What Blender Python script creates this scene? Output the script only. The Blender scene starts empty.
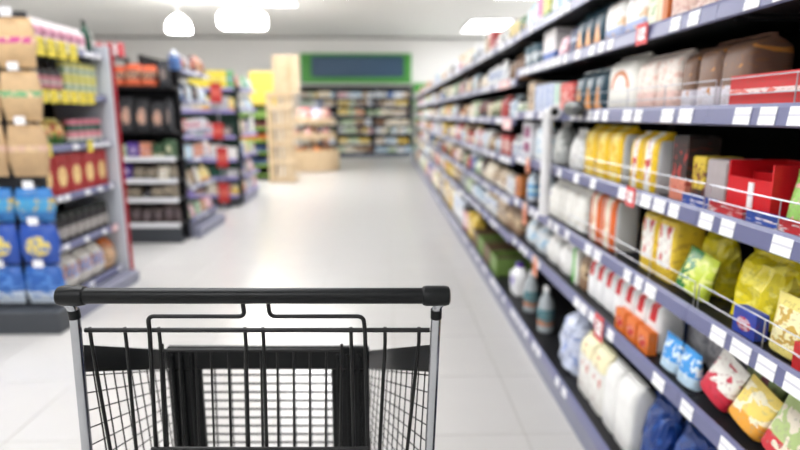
import bpy, bmesh, math, random
from mathutils import Vector, Matrix

# ------------------------------------------------------------------ camera, world, exposure
scene = bpy.context.scene
COL = scene.collection
PI = math.pi
cam_data = bpy.data.cameras.new('camera')
cam_data.sensor_width = 36.0
cam_data.lens = 25.2
cam_data.clip_start = 0.02
cam_data.clip_end = 100
cam_data.dof.use_dof = True
cam_data.dof.focus_distance = 0.825
cam_data.dof.aperture_fstop = 2.15
cam = bpy.data.objects.new('camera', cam_data)
COL.objects.link(cam)
cam.location = (0, 0, 1.30)
cam.rotation_euler = (math.radians(90 - 11.113), 0, math.radians(-1.506))
scene.camera = cam

world = bpy.data.worlds.new('world')
scene.world = world
world.use_nodes = True
world.node_tree.nodes['Background'].inputs[0].default_value = (0.9, 0.93, 1.0, 1)
world.node_tree.nodes['Background'].inputs[1].default_value = 0.6

scene.view_settings.view_transform = 'Standard'
scene.view_settings.look = 'None'
scene.view_settings.gamma = 1.0
scene.view_settings.use_curve_mapping = False
scene.view_settings.exposure = 0.0
LAMP = 11.6          # emission of the ceiling light panels

R = random.Random(7)

# ------------------------------------------------------------------ materials
def s2l(c):
    return tuple(((v / 255) / 12.92 if v <= 10 else (((v / 255) + 0.055) / 1.055) ** 2.4) for v in c) + (1.0,)

MATS = {}
def _new(name):
    m = bpy.data.materials.new(name)
    m.use_nodes = True
    nt = m.node_tree
    return m, nt, nt.nodes['Principled BSDF']

def mat(name, col, rough=0.5, metal=0.0, var=0.06, scale=30.0, bump=0.0, spec=0.5, coord='Object'):
    """plain surface: colour with fine procedural mottling, optional relief"""
    if name in MATS: return MATS[name]
    m, nt, b = _new(name)
    c = s2l(col)
    tc = nt.nodes.new('ShaderNodeTexCoord')
    nz = nt.nodes.new('ShaderNodeTexNoise')
    nz.inputs['Scale'].default_value = scale
    nz.inputs['Detail'].default_value = 3
    nt.links.new(tc.outputs[coord], nz.inputs['Vector'])
    mx = nt.nodes.new('ShaderNodeMix'); mx.data_type = 'RGBA'
    mx.inputs[6].default_value = tuple(min(1, v * (1 + var)) for v in c[:3]) + (1,)
    mx.inputs[7].default_value = tuple(v * (1 - var) for v in c[:3]) + (1,)
    nt.links.new(nz.outputs['Fac'], mx.inputs[0])
    nt.links.new(mx.outputs[2], b.inputs['Base Color'])
    b.inputs['Roughness'].default_value = rough
    b.inputs['Metallic'].default_value = metal
    b.inputs['Specular IOR Level'].default_value = spec
    if bump:
        bp = nt.nodes.new('ShaderNodeBump'); bp.inputs['Strength'].default_value = bump
        bp.inputs['Distance'].default_value = 0.002
        nt.links.new(nz.outputs['Fac'], bp.inputs['Height'])
        nt.links.new(bp.outputs['Normal'], b.inputs['Normal'])
    MATS[name] = m
    return m

def emit(name, col, strength):
    if name in MATS: return MATS[name]
    m, nt, b = _new(name)
    b.inputs['Base Color'].default_value = (0.9, 0.9, 0.9, 1)
    b.inputs['Emission Color'].default_value = s2l(col)
    b.inputs['Emission Strength'].default_value = strength
    MATS[name] = m
    return m

def math_node(nt, op, a, b=None):
    n = nt.nodes.new('ShaderNodeMath'); n.operation = op
    for i, v in enumerate((a, b)):
        if v is None: continue
        if isinstance(v, (int, float)): n.inputs[i].default_value = v
        else: nt.links.new(v, n.inputs[i])
    return n.outputs[0]

def between(nt, v, lo, hi):
    return math_node(nt, 'MULTIPLY', math_node(nt, 'GREATER_THAN', v, lo), math_node(nt, 'LESS_THAN', v, hi))

def mixc(nt, fac, a, b):
    n = nt.nodes.new('ShaderNodeMix'); n.data_type = 'RGBA'
    if isinstance(fac, (int, float)): n.inputs[0].default_value = fac
    else: nt.links.new(fac, n.inputs[0])
    for i, v in ((6, a), (7, b)):
        if isinstance(v, tuple): n.inputs[i].default_value = v
        else: nt.links.new(v, n.inputs[i])
    return n.outputs[2]

def printed(name, base, style='plain', c2=(240, 240, 240), c3=None, rough=0.45, ink=0.55, iscale=5.0, side=None):
    """flat print on packaging: base colour, a panel / band in c2 and inked marks in c3"""
    if name in MATS: return MATS[name]
    m, nt, b = _new(name)
    tc = nt.nodes.new('ShaderNodeTexCoord')
    sp = nt.nodes.new('ShaderNodeSeparateXYZ')
    nt.links.new(tc.outputs['Generated'], sp.inputs[0])
    x, y, z = sp.outputs[0], sp.outputs[1], sp.outputs[2]
    B, C2 = s2l(base), s2l(c2)
    # slight mottling of the base
    nz = nt.nodes.new('ShaderNodeTexNoise'); nz.inputs['Scale'].default_value = 4.0
    nt.links.new(tc.outputs['Generated'], nz.inputs['Vector'])
    col = mixc(nt, nz.outputs['Fac'], tuple(min(1, v * 1.1) for v in B[:3]) + (1,), tuple(v * 0.86 for v in B[:3]) + (1,))
    mask = None
    if style == 'panel':
        mask = math_node(nt, 'MULTIPLY', between(nt, x, 0.14, 0.86), between(nt, z, 0.2, 0.8))
    elif style == 'band':
        mask = between(nt, z, 0.32, 0.7)
    elif style == 'base':
        mask = math_node(nt, 'LESS_THAN', z, 0.34)
    elif style == 'top':
        mask = math_node(nt, 'GREATER_THAN', z, 0.68)
    elif style == 'stripe':
        mask = between(nt, x, 0.3, 0.7)
    elif style == 'half':
        mask = math_node(nt, 'LESS_THAN', x, 0.5)
    elif style == 'strip':
        mask = between(nt, z, 0.48, 0.6)
    elif style == 'disc':
        dx = math_node(nt, 'MULTIPLY', math_node(nt, 'SUBTRACT', x, 0.5), 1.0)
        dz = math_node(nt, 'MULTIPLY', math_node(nt, 'SUBTRACT', z, 0.45), 1.25)
        rr = math_node(nt, 'ADD', math_node(nt, 'MULTIPLY', dx, dx), math_node(nt, 'MULTIPLY', dz, dz))
        mask = math_node(nt, 'LESS_THAN', rr, 0.1)
    elif style == 'arch':
        dx = math_node(nt, 'SUBTRACT', x, 0.5)
        dz = math_node(nt, 'SUBTRACT', z, 0.42)
        rr = math_node(nt, 'ADD', math_node(nt, 'MULTIPLY', dx, dx), math_node(nt, 'MULTIPLY', dz, dz))
        mask = math_node(nt, 'MULTIPLY', between(nt, rr, 0.055, 0.105), math_node(nt, 'GREATER_THAN', z, 0.42))
    elif style == 'flame':
        w = math_node(nt, 'MULTIPLY', math_node(nt, 'SUBTRACT', 0.62, z), 0.75)
        ax = math_node(nt, 'ABSOLUTE', math_node(nt, 'SUBTRACT', x, 0.5))
        mask = math_node(nt, 'LESS_THAN', ax, w)
    elif style == 'mark':
        mask = math_node(nt, 'MULTIPLY', between(nt, x, 0.28, 0.74), between(nt, z, 0.52, 0.86))
    elif style == 'squares':
        mask = math_node(nt, 'MULTIPLY', between(nt, x, 0.2, 0.8),
                         math_node(nt, 'MAXIMUM', between(nt, z, 0.15, 0.42), between(nt, z, 0.55, 0.85)))
    if mask is not None:
        col = mixc(nt, mask, col, C2)
    if c3 is not None:
        vo = nt.nodes.new('ShaderNodeTexNoise')
        vo.inputs['Scale'].default_value = iscale
        vo.inputs['Detail'].default_value = 1.5
        vo.inputs['Distortion'].default_value = 0.6
        mp = nt.nodes.new('ShaderNodeMapping')
        mp.inputs['Location'].default_value = (len(name) * 1.7, sum(map(ord, name)) % 13, 3.1)
        mp.inputs['Scale'].default_value = (1.0, 0.2, 1.3)
        nt.links.new(tc.outputs['Generated'], mp.inputs['Vector'])
        nt.links.new(mp.outputs['Vector'], vo.inputs['Vector'])
        inkm = math_node(nt, 'GREATER_THAN', vo.outputs['Fac'], ink)
        area = between(nt, z, 0.18, 0.86)
        inkm = math_node(nt, 'MULTIPLY', inkm, area)
        if mask is not None and style in ('panel', 'band', 'disc', 'stripe', 'strip'):
            inkm = math_node(nt, 'MULTIPLY', inkm, mask)
        col = mixc(nt, inkm, col, s2l(c3))
        # small print: fine darker marks over the whole front
        fn = nt.nodes.new('ShaderNodeTexNoise')
        fn.inputs['Scale'].default_value = iscale * 3.2
        fn.inputs['Detail'].default_value = 1.0
        nt.links.new(mp.outputs['Vector'], fn.inputs['Vector'])
        fine = math_node(nt, 'MULTIPLY', math_node(nt, 'MULTIPLY', math_node(nt, 'GREATER_THAN', fn.outputs['Fac'], 0.6), between(nt, z, 0.1, 0.9)), 0.35)
        col = mixc(nt, fine, col, tuple(v * 0.45 for v in s2l(c3)[:3]) + (1,))
    if side is not None:
        ends = math_node(nt, 'MAXIMUM', math_node(nt, 'LESS_THAN', x, 0.035), math_node(nt, 'GREATER_THAN', x, 0.965))
        col = mixc(nt, math_node(nt, 'MULTIPLY', ends, math_node(nt, 'LESS_THAN', z, 0.86)), col, s2l(side))
    nt.links.new(col, b.inputs['Base Color'])
    b.inputs['Roughness'].default_value = rough
    MATS[name] = m
    return m

def wood(name, col, dark):
    if name in MATS: return MATS[name]
    m, nt, b = _new(name)
    tc = nt.nodes.new('ShaderNodeTexCoord')
    mp = nt.nodes.new('ShaderNodeMapping'); mp.inputs['Scale'].default_value = (9, 9, 1.2)
    nz = nt.nodes.new('ShaderNodeTexNoise'); nz.inputs['Scale'].default_value = 3; nz.inputs['Detail'].default_value = 5
    nt.links.new(tc.outputs['Object'], mp.inputs[0]); nt.links.new(mp.outputs[0], nz.inputs['Vector'])
    nt.links.new(mixc(nt, nz.outputs['Fac'], s2l(col), s2l(dark)), b.inputs['Base Color'])
    b.inputs['Roughness'].default_value = 0.6
    MATS[name] = m
    return m

# ------------------------------------------------------------------ mesh helpers
class MB:
    """collects boxes, tubes, lofts into one mesh"""
    def __init__(self): self.v, self.f, self.mi = [], [], []
    def add(self, vs, fs, mi=0):
        o = len(self.v); self.v += [tuple(p) for p in vs]
        self.f += [tuple(i + o for i in f) for f in fs]; self.mi += [mi] * len(fs)
        return self
    def box(self, x0, x1, y0, y1, z0, z1, mi=0):
        vs = [(x, y, z) for z in (z0, z1) for y in (y0, y1) for x in (x0, x1)]
        fs = [(0, 2, 3, 1), (4, 5, 7, 6), (0, 1, 5, 4), (2, 6, 7, 3), (0, 4, 6, 2), (1, 3, 7, 5)]
        return self.add(vs, fs, mi)
    def bbox(self, x0, x1, y0, y1, z0, z1, b=0.003, mi=0):
        """box with chamfered edges"""
        bm = bmesh.new()
        bmesh.ops.create_cube(bm, size=1.0)
        for v in bm.verts:
            v.co = Vector(((x0 + x1) / 2 + v.co.x * (x1 - x0), (y0 + y1) / 2 + v.co.y * (y1 - y0), (z0 + z1) / 2 + v.co.z * (z1 - z0)))
        bmesh.ops.bevel(bm, geom=list(bm.edges), offset=b, segments=1, affect='EDGES')
        bm.verts.index_update()
        self.add([v.co[:] for v in bm.verts], [[v.index for v in f.verts] for f in bm.faces], mi)
        bm.free(); return self
    def tube(self, pts, r, n=8, caps=True, mi=0, radii=None):
        pts = [Vector(p) for p in pts]
        rings, prev = [], None
        for i, p in enumerate(pts):
            if i == 0: t = pts[1] - pts[0]
            elif i == len(pts) - 1: t = pts[-1] - pts[-2]
            else: t = (pts[i + 1] - p).normalized() + (p - pts[i - 1]).normalized()
            t.normalize()
            if prev is None:
                a = Vector((0, 0, 1)) if abs(t.z) < 0.9 else Vector((1, 0, 0))
                u = t.cross(a).normalized()
            else:
                u = (prev - t * prev.dot(t)).normalized()
            prev = u; w = t.cross(u)
            rad = radii[i] if radii else r
            rings.append([p + (u * math.cos(2 * PI * k / n) + w * math.sin(2 * PI * k / n)) * rad for k in range(n)])
        vs = [q for ring in rings for q in ring]
        fs = []
        for i in range(len(rings) - 1):
            for k in range(n):
                a, b2 = i * n + k, i * n + (k + 1) % n
                fs.append((a, b2, b2 + n, a + n))
        if caps:
            fs.append(tuple(range(n - 1, -1, -1)))
            fs.append(tuple((len(rings) - 1) * n + k for k in range(n)))
        return self.add(vs, fs, mi)
    def loft(self, secs, n=16, mi=0, caps=True):
        """secs: (z, half_x, half_y, power, cx, cy) superellipse sections bottom to top"""
        vs = []
        for s in secs:
            z, hx, hy, pw = s[:4]
            cx, cy = (s[4], s[5]) if len(s) > 4 else (0, 0)
            for k in range(n):
                a = 2 * PI * (k + 0.5) / n
                c, sn = math.cos(a), math.sin(a)
                e = 2.0 / pw
                vs.append((cx + hx * math.copysign(abs(c) ** e, c), cy + hy * math.copysign(abs(sn) ** e, sn), z))
        fs = []
        for i in range(len(secs) - 1):
            for k in range(n):
                a, b2 = i * n + k, i * n + (k + 1) % n
                fs.append((a, b2, b2 + n, a + n))
        if caps:
            fs.append(tuple(range(n - 1, -1, -1)))
            fs.append(tuple((len(secs) - 1) * n + k for k in range(n)))
        return self.add(vs, fs, mi)
    def mesh(self, name, mats, smooth=None):
        me = bpy.data.meshes.new(name)
        me.from_pydata(self.v, [], self.f)
        for m in (mats if isinstance(mats, (list, tuple)) else [mats]): me.materials.append(m)
        if any(self.mi): me.polygons.foreach_set('material_index', self.mi)
        if smooth:
            me.polygons.foreach_set('use_smooth', [True] * len(self.f))
            me.set_sharp_from_angle(angle=math.radians(smooth))
        me.update()
        return me

def fillet(pts, r, seg=5):
    pts = [Vector(p) for p in pts]; out = [pts[0]]
    for i in range(1, len(pts) - 1):
        a, b, c = pts[i - 1], pts[i], pts[i + 1]
        d1, d2 = (a - b), (c - b)
        rr = min(r, d1.length * .49, d2.length * .49)
        p, q = b + d1.normalized() * rr, b + d2.normalized() * rr
        for k in range(seg + 1):
            t = k / seg
            out.append(p * (1 - t) ** 2 + b * 2 * t * (1 - t) + q * t * t)
    out.append(pts[-1]); return out

def obj(name, me, parent=None, loc=(0, 0, 0), rot=(0, 0, 0), scale=(1, 1, 1), **props):
    o = bpy.data.objects.new(name, me)
    COL.objects.link(o)
    o.location = loc; o.rotation_euler = rot; o.scale = scale
    if parent is not None: o.parent = parent
    for k, v in props.items(): o[k] = v
    return o

def empty(name, loc=(0, 0, 0), rz=0.0, **props):
    o = obj(name, None, None, loc, (0, 0, rz), **props)
    o.empty_display_size = 0.1
    return o

MESHES = {}
def cached(key, fn):
    if key not in MESHES: MESHES[key] = fn()
    return MESHES[key]

ORD = ['bottom', 'second', 'third', 'fourth', 'fifth', 'sixth', 'seventh', 'eighth', 'ninth', 'tenth', 'eleventh', 'twelfth',
       'thirteenth', 'fourteenth', 'fifteenth', 'sixteenth', 'seventeenth', 'eighteenth', 'nineteenth', 'twentieth']
NTH = ['first'] + ORD[1:] + ['twenty-%s' % w for w in ('first', 'second', 'third', 'fourth', 'fifth', 'sixth', 'seventh', 'eighth', 'ninth')]
NTH += ['thirtieth'] + ['thirty-%s' % w for w in NTH[:9]] + ['fortieth'] + ['forty-%s' % w for w in NTH[:9]]

# ------------------------------------------------------------------ base materials
M_floor = mat('floor_tile_glaze', (198, 196, 193), 0.22, var=0.03, scale=6)
M_grout = mat('floor_grout', (168, 165, 158), 0.8, var=0.05)
M_ceil = mat('ceiling_paint', (236, 236, 234), 0.8, var=0.01, scale=3)
M_wall = mat('wall_paint', (232, 231, 229), 0.7, var=0.01, scale=3)
M_trim = mat('dark_trim', (120, 120, 118), 0.6)
M_shelf = mat('shelf_charcoal', (22, 22, 25), 0.5, spec=.3)
M_back = mat('back_panel_black', (14, 14, 17), 0.8, spec=.2)
M_rail = mat('price_rail_lavender', (108, 111, 146), 0.35, var=0.03)
M_plinth = mat('plinth_grey', (128, 130, 148), 0.45)
M_darkbase = mat('base_charcoal', (58, 62, 68), 0.5)
M_label = printed('price_label_paper', (246, 246, 250), 'strip', c2=(206, 206, 216), rough=0.6)
M_ylabel = printed('yellow_label_paper', (240, 220, 70), 'plain', c3=(150, 130, 30), rough=0.6, ink=0.6, iscale=6)
M_promo = printed('promo_tag_paper', (226, 90, 92), 'panel', c2=(250, 245, 245), c3=(150, 60, 60), rough=0.6, ink=0.58)
M_pinktag = printed('pink_tag_paper', (232, 176, 178), 'panel', c2=(245, 225, 222), rough=0.6)
M_orangetag = printed('orange_tag_paper', (226, 150, 120), 'top', c2=(240, 200, 180), c3=(180, 90, 60), rough=0.6)
M_wire = mat('wire_steel', (190, 192, 200), 0.3, metal=0.8)
M_white = mat('white_metal', (232, 232, 234), 0.4)
M_blackp = mat('black_plastic', (16, 18, 19), 0.36, var=0.0, spec=.2)
M_blackw = mat('black_coated_wire', (9, 10, 11), 0.4, var=0.0, spec=.35)
M_chrome = mat('galvanised_steel', (178, 181, 186), 0.18, metal=1.0, var=0.06, scale=60)
M_rubber = mat('grey_rubber', (70, 70, 72), 0.7)
M_wood = wood('pale_wood', (214, 192, 158), (186, 158, 120))
M_wood2 = wood('pale_wood_b', (222, 202, 170), (196, 170, 132))
M_lime = mat('lime_rail', (130, 170, 70), 0.4)

# ------------------------------------------------------------------ the room
FX0, FX1, FY0, FY1, CZ = -9.0, 6.0, -4.0, 18.4, 3.7
floor = obj('floor', MB().box(FX0, FX1, FY0, FY1, -0.1, -0.003).mesh('floor', M_grout), kind='structure',
            label='white glazed tile floor of the supermarket aisle', category='floor')
TS = 0.53
def _tile():
    g = 0.002
    return MB().bbox(-TS / 2 + g, TS / 2 - g, -TS / 2 + g, TS / 2 - g, -0.008, 0.0, 0.0012).mesh('floor_tile', M_floor)
tile_me = _tile()
rest = MB()
ix0, ix1 = int((FX0 + 0.18) / TS), int((FX1 + 0.18) / TS)
for i in range(-18, 13):
    for j in range(-9, 36):
        cx, cy = 0.31 + i * TS, 0.245 + j * TS
        if cx - TS / 2 < FX0 - .01 or cx + TS / 2 > FX1 + .01 or cy + TS / 2 > FY1 + .01 or cy - TS / 2 < FY0 - .01: continue
        near = (-2.4 < cx < 0.9 and 0 < cy) or (-4.2 < cx <= -2.4 and 4.2 < cy < 11.5 and (4.3 < cy < 5.8 or 6.9 < cy < 8.1 or 9.3 < cy < 11.5))
        if near:
            obj('floor_tile', tile_me, floor, (cx, cy, 0))
        else:
            g = 0.002
            rest.box(cx - TS / 2 + g, cx + TS / 2 - g, cy - TS / 2 + g, cy + TS / 2 - g, -0.008, 0.0)
obj('floor_tile_field', rest.mesh('floor_tile_field', M_floor), floor, kind='stuff')

obj('ceiling', MB().box(FX0, FX1, FY0, FY1, CZ, CZ + 0.1).mesh('ceiling', M_ceil), kind='structure', label='pale grey supermarket ceiling', category='ceiling')
obj('wall_back', MB().box(FX0, FX1, FY1, FY1 + 0.1, 0, CZ).mesh('wall_back', M_wall), kind='structure', label='white back wall of the supermarket', category='wall')
obj('wall_left', MB().box(FX0 - 0.1, FX0, FY0, FY1, 0, CZ).mesh('wall_left', M_wall), kind='structure', label='white side wall far left', category='wall')
obj('wall_right', MB().box(FX1, FX1 + 0.1, FY0, FY1, 0, CZ).mesh('wall_right', M_wall), kind='structure', label='white side wall far right', category='wall')
obj('wall_front', MB().box(FX0, FX1, FY0 - 0.1, FY0, 0, CZ).mesh('wall_front', M_wall), kind='structure', label='white wall behind the camera', category='wall')
obj('trim_1', MB().box(FX0, FX1, FY1 - 0.05, FY1, CZ - 0.05, CZ).mesh('trim_1', M_trim), kind='structure', label='dark grey strip between ceiling and back wall', category='trim')

# ceiling light panels (lamps of the room, some added for brightness)
M_diff = emit('lamp_diffuser', (253, 253, 255), LAMP)
M_pend = emit('pendant_glow', (255, 252, 246), LAMP * 2.7)
M_lframe = mat('lamp_frame', (225, 225, 225), 0.4)
def lamp(x0, x1, y0, y1, label):
    r = empty('ceiling_light', ((x0 + x1) / 2, (y0 + y1) / 2, CZ - 0.05), label=label, category='ceiling light', group='ceiling light panels')
    w, l = (x1 - x0) / 2, (y1 - y0) / 2
    f = MB()
    for a in ((-w, w, -l, -l + .03), (-w, w, l - .03, l), (-w, -w + .03, -l + .03, l - .03), (w - .03, w, -l + .03, l - .03)):
        f.box(a[0], a[1], a[2], a[3], 0, 0.05)
    obj('light_frame', f.mesh('light_frame', M_lframe), r)
    d = MB().box(-w + .03, w - .03, -l + .03, l - .03, 0.008, 0.02)
    obj('diffuser', d.mesh('diffuser', M_diff), r)
lamp(2.2, 3.3, 14.9, 16.9, 'glowing panel standing in for a bright ceiling spot behind the tall right-hand shelving')  # emissive panel stands in for a fuzzy bright spot on the ceiling
lamp(4.0, 5.4, 13.0, 17.5, 'unseen ceiling light panel added to brighten the far corner beyond the right-hand shelving')  # added panel, hidden by the shelving, brightens the far ceiling and wall
def rod(r, x, z): obj('suspension_rod', MB().tube([(x, 0, z), (x, 0, CZ - r.location.z)], .006, 6).mesh('suspension_rod', M_lframe), r)
dl = empty('dome_pendant', (-4.16, 12.0, 2.95), label='glowing white dome pendant lamp hanging leftmost under the ceiling', category='pendant lamp')
obj('lamp_shade', MB().loft([(0, .24, .24, 2), (.05, .24, .24, 2), (.15, .225, .225, 2), (.24, .17, .17, 2), (.31, .08, .08, 2), (.33, .03, .03, 2)], 24).mesh('lamp_shade', M_pend, 60), dl)
rod(dl, 0, .33)
bl = empty('box_pendant', (-2.87, 12.0, 3.02), label='glowing white box pendant lamp hanging over the left side of the aisle', category='pendant lamp')
obj('lamp_shade', MB().bbox(-.46, .46, -.2, .2, 0, .3, .06).mesh('lamp_shade', M_pend), bl)
rod(bl, -.3, .3); rod(bl, .3, .3)
lamp(-2.6, -1.9, 12.2, 13.1, 'ceiling light panel cut off by the top picture edge')
for yy, w1 in ((-2.2, 'behind the camera'), (2.0, 'above the shopping cart'), (6.0, 'above the middle of the aisle'), (10.4, 'added unseen to light the far aisle')):  # farthest row is added out of view to brighten the far end
    yl = 0.9 if yy < 9 else 1.7
    lamp(-2.1, -0.7, yy - yl, yy + yl, 'ceiling light panel %s' % w1)
    lamp(-4.7, -3.6, yy - yl, yy + yl, 'ceiling light panel over the left shelves %s' % w1)
    lamp(2.2, 3.3, yy - yl, yy + yl, 'ceiling light panel over the next aisle %s' % w1)

# ------------------------------------------------------------------ shelving units
def rail_mesh(w, m, h=0.045):
    def f():
        b = MB()
        prof = [(0.0, -0.030), (-0.006, -0.034), (-0.012, -0.030), (-0.008, 0.004), (-0.003, 0.013), (0.002, 0.013), (0.0, 0.0)]
        n = len(prof); vs = []
        for x in (-w / 2 + .001, w / 2 - .001):
            vs += [(x, p[0], p[1]) for p in prof]
        fs = [(k, (k + 1) % n, n + (k + 1) % n, n + k) for k in range(n)]
        fs += [tuple(range(n - 1, -1, -1)), tuple(n + k for k in range(n))]
        return b.add(vs, fs).mesh('price_rail', m)
    return cached(('rail', w, m.name), f)

def shelf_unit(name, label, loc, rz, w, levels, depth, height, group, rail=None, plinth=None, board=None, back=None,
               rail_from=0, rail_to=99, n_labels=6, base_depth=None, single_labels=True, label_mat=None, side=None, rr=None, front_wires=()):
    """local frame: front plane at y=0 facing -Y, width along x, depth to +y"""
    rail = rail or M_rail; plinth = plinth or M_plinth; board = board or M_shelf; back = back or M_back
    label_mat = label_mat or M_label; rr = rr or R
    r = empty(name, loc, rz, label=label, category='shelving')
    if group: r['group'] = group
    bd = base_depth or depth
    k = (round(w, 3), round(depth, 3), round(height, 3), board.name, back.name)
    obj('back_panel', cached(('bp',) + k, lambda: MB().box(-w / 2, w / 2, depth, depth + .02, 0.02, height).mesh('back_panel', back)), r)
    up = cached(('up', depth, height, board.name), lambda: MB().box(-.015, .015, -.03, 0, 0, height).box(-.01, .01, -.034, -.03, .1, height - .05).mesh('upright', board))
    obj('upright', up, r, (-w / 2 + .016, depth, 0)); obj('upright', up, r, (w / 2 - .016, depth, 0))
    z0 = levels[0]
    obj('plinth', cached(('pl', w, bd, z0, plinth.name), lambda: MB().box(-w / 2, w / 2, .012, .03, 0, z0 - .036).box(-w / 2, w / 2, .03, bd, 0.0, .02).mesh('plinth', plinth)), r)
    for li, z in enumerate(levels):
        dd = bd if li == 0 else depth - .03
        sh = cached(('sh', w, dd, board.name), lambda: MB().bbox(-w / 2 + .001, w / 2 - .001, 0.0015, dd, -.022, 0, .002).box(-w / 2 + .02, -w / 2 + .03, .05, dd, -.03, -.022).box(w / 2 - .03, w / 2 - .02, .05, dd, -.03, -.022).mesh('shelf', board))
        obj('shelf', sh, r, (0, 0, z))
        if not rail_from <= li <= rail_to: continue
        ra = obj('price_rail', rail_mesh(w, rail), r, (0, 0, z))
        if n_labels:
            lab = cached(('pl1', label_mat.name), lambda: MB().box(-.5, .5, -.0012, 0, -.5, .5).mesh('price_label', label_mat))
            xs = []
            x = -w / 2 + .05
            while x < w / 2 - .05:
                if rr.random() < n_labels / (w / .085): xs.append(x)
                x += .085
            if single_labels:
                for x in xs:
                    obj('price_label', lab, ra, (x + rr.uniform(-.008, .008), -.0105, -.012), (math.radians(-7), 0, 0), (rr.choice((.05, .055, .065)), 1, .036))
            elif xs:
                b = MB()
                for x in xs: b.box(x - .03, x + .03, -.0135, -.0112, -.03, .006)
                obj('price_labels', b.mesh('price_labels', label_mat), ra, kind='stuff')
    for z in front_wires:
        b = MB()
        for dz in (.035, .07): b.tube([(-w / 2 + .01, .012, z + dz), (w / 2 - .01, .012, z + dz)], .0016, 6)
        for q in range(5):
            x = -w / 2 + .01 + q * (w - .02) / 4
            b.tube([(x, .012, z + .0005), (x, .012, z + .07)], .0016, 6)
        obj('front_wire_guard', b.mesh('front_wire_guard', M_wire), r)
    return r

# right-hand run: sixteen bays, one metre each
ZL = [.15, .58, .816, 1.065, 1.31, 1.545, 1.75]
ZF = [.15, .56, .79, 1.035, 1.275, 1.50, 1.745]
bays = []
for i in range(16):
    y0 = 0.33 + i
    lv = ZL if i < 3 else ZF
    lab = ['right-hand shelving bay nearest the camera, partly cut off by the picture edge',
           'right-hand shelving bay holding the yellow flour bags and red box',
           'right-hand shelving bay with the bent white pipe on its eye-level shelf'][i] if i < 3 else '%s bay of the long right-hand shelving, counted from the camera' % NTH[i]
    b = shelf_unit('shelf_bay', lab, (.77, y0 + .5, 0), -PI / 2, 1.0, lv, .45, 1.98, 'right-hand shelving bays', n_labels=7 if i < 3 else 6,
                   single_labels=i < 6, front_wires=(lv[2], lv[3], lv[4]) if i < 2 else ())
    bays.append(b)
def tag_on(bay, ypos, z, w, h, m, name='promo_tag'):
    # local x of the bay runs towards the camera
    o = obj(name, cached(('tag', m.name), lambda: MB().box(-.5, .5, -.003, 0, -.5, .5).mesh(name, m)), bay,
            (bay.location.y - ypos, -.0145, z), (0, 0, 0), (w, 1, h))
tag_on(bays[1], 1.69, ZL[3] - .012, .06, .06, M_promo)
tag_on(bays[1], 1.86, ZL[1] - .02, .075, .09, M_promo)
tag_on(bays[1], 1.70, ZL[5] - .012, .07, .06, M_promo)
tag_on(bays[3], 3.50, ZF[4] - .03, .24, .07, M_pinktag)
tag_on(bays[3], 3.62, ZF[5] - .012, .30, .05, M_pinktag)
tag_on(bays[2], 2.95, ZL[3] - .025, .07, .08, M_orangetag)
tag_on(bays[2], 2.97, ZL[2] - .04, .08, .12, M_orangetag)
tag_on(bays[2], 2.72, ZL[1] - .03, .08, .10, M_orangetag)

# ------------------------------------------------------------------ product shapes (unit size: 1 x 1 footprint, 1 high)
def body_mesh(kind, m):
    return cached(('body', kind, m.name), lambda: _body(kind, m))

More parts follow.
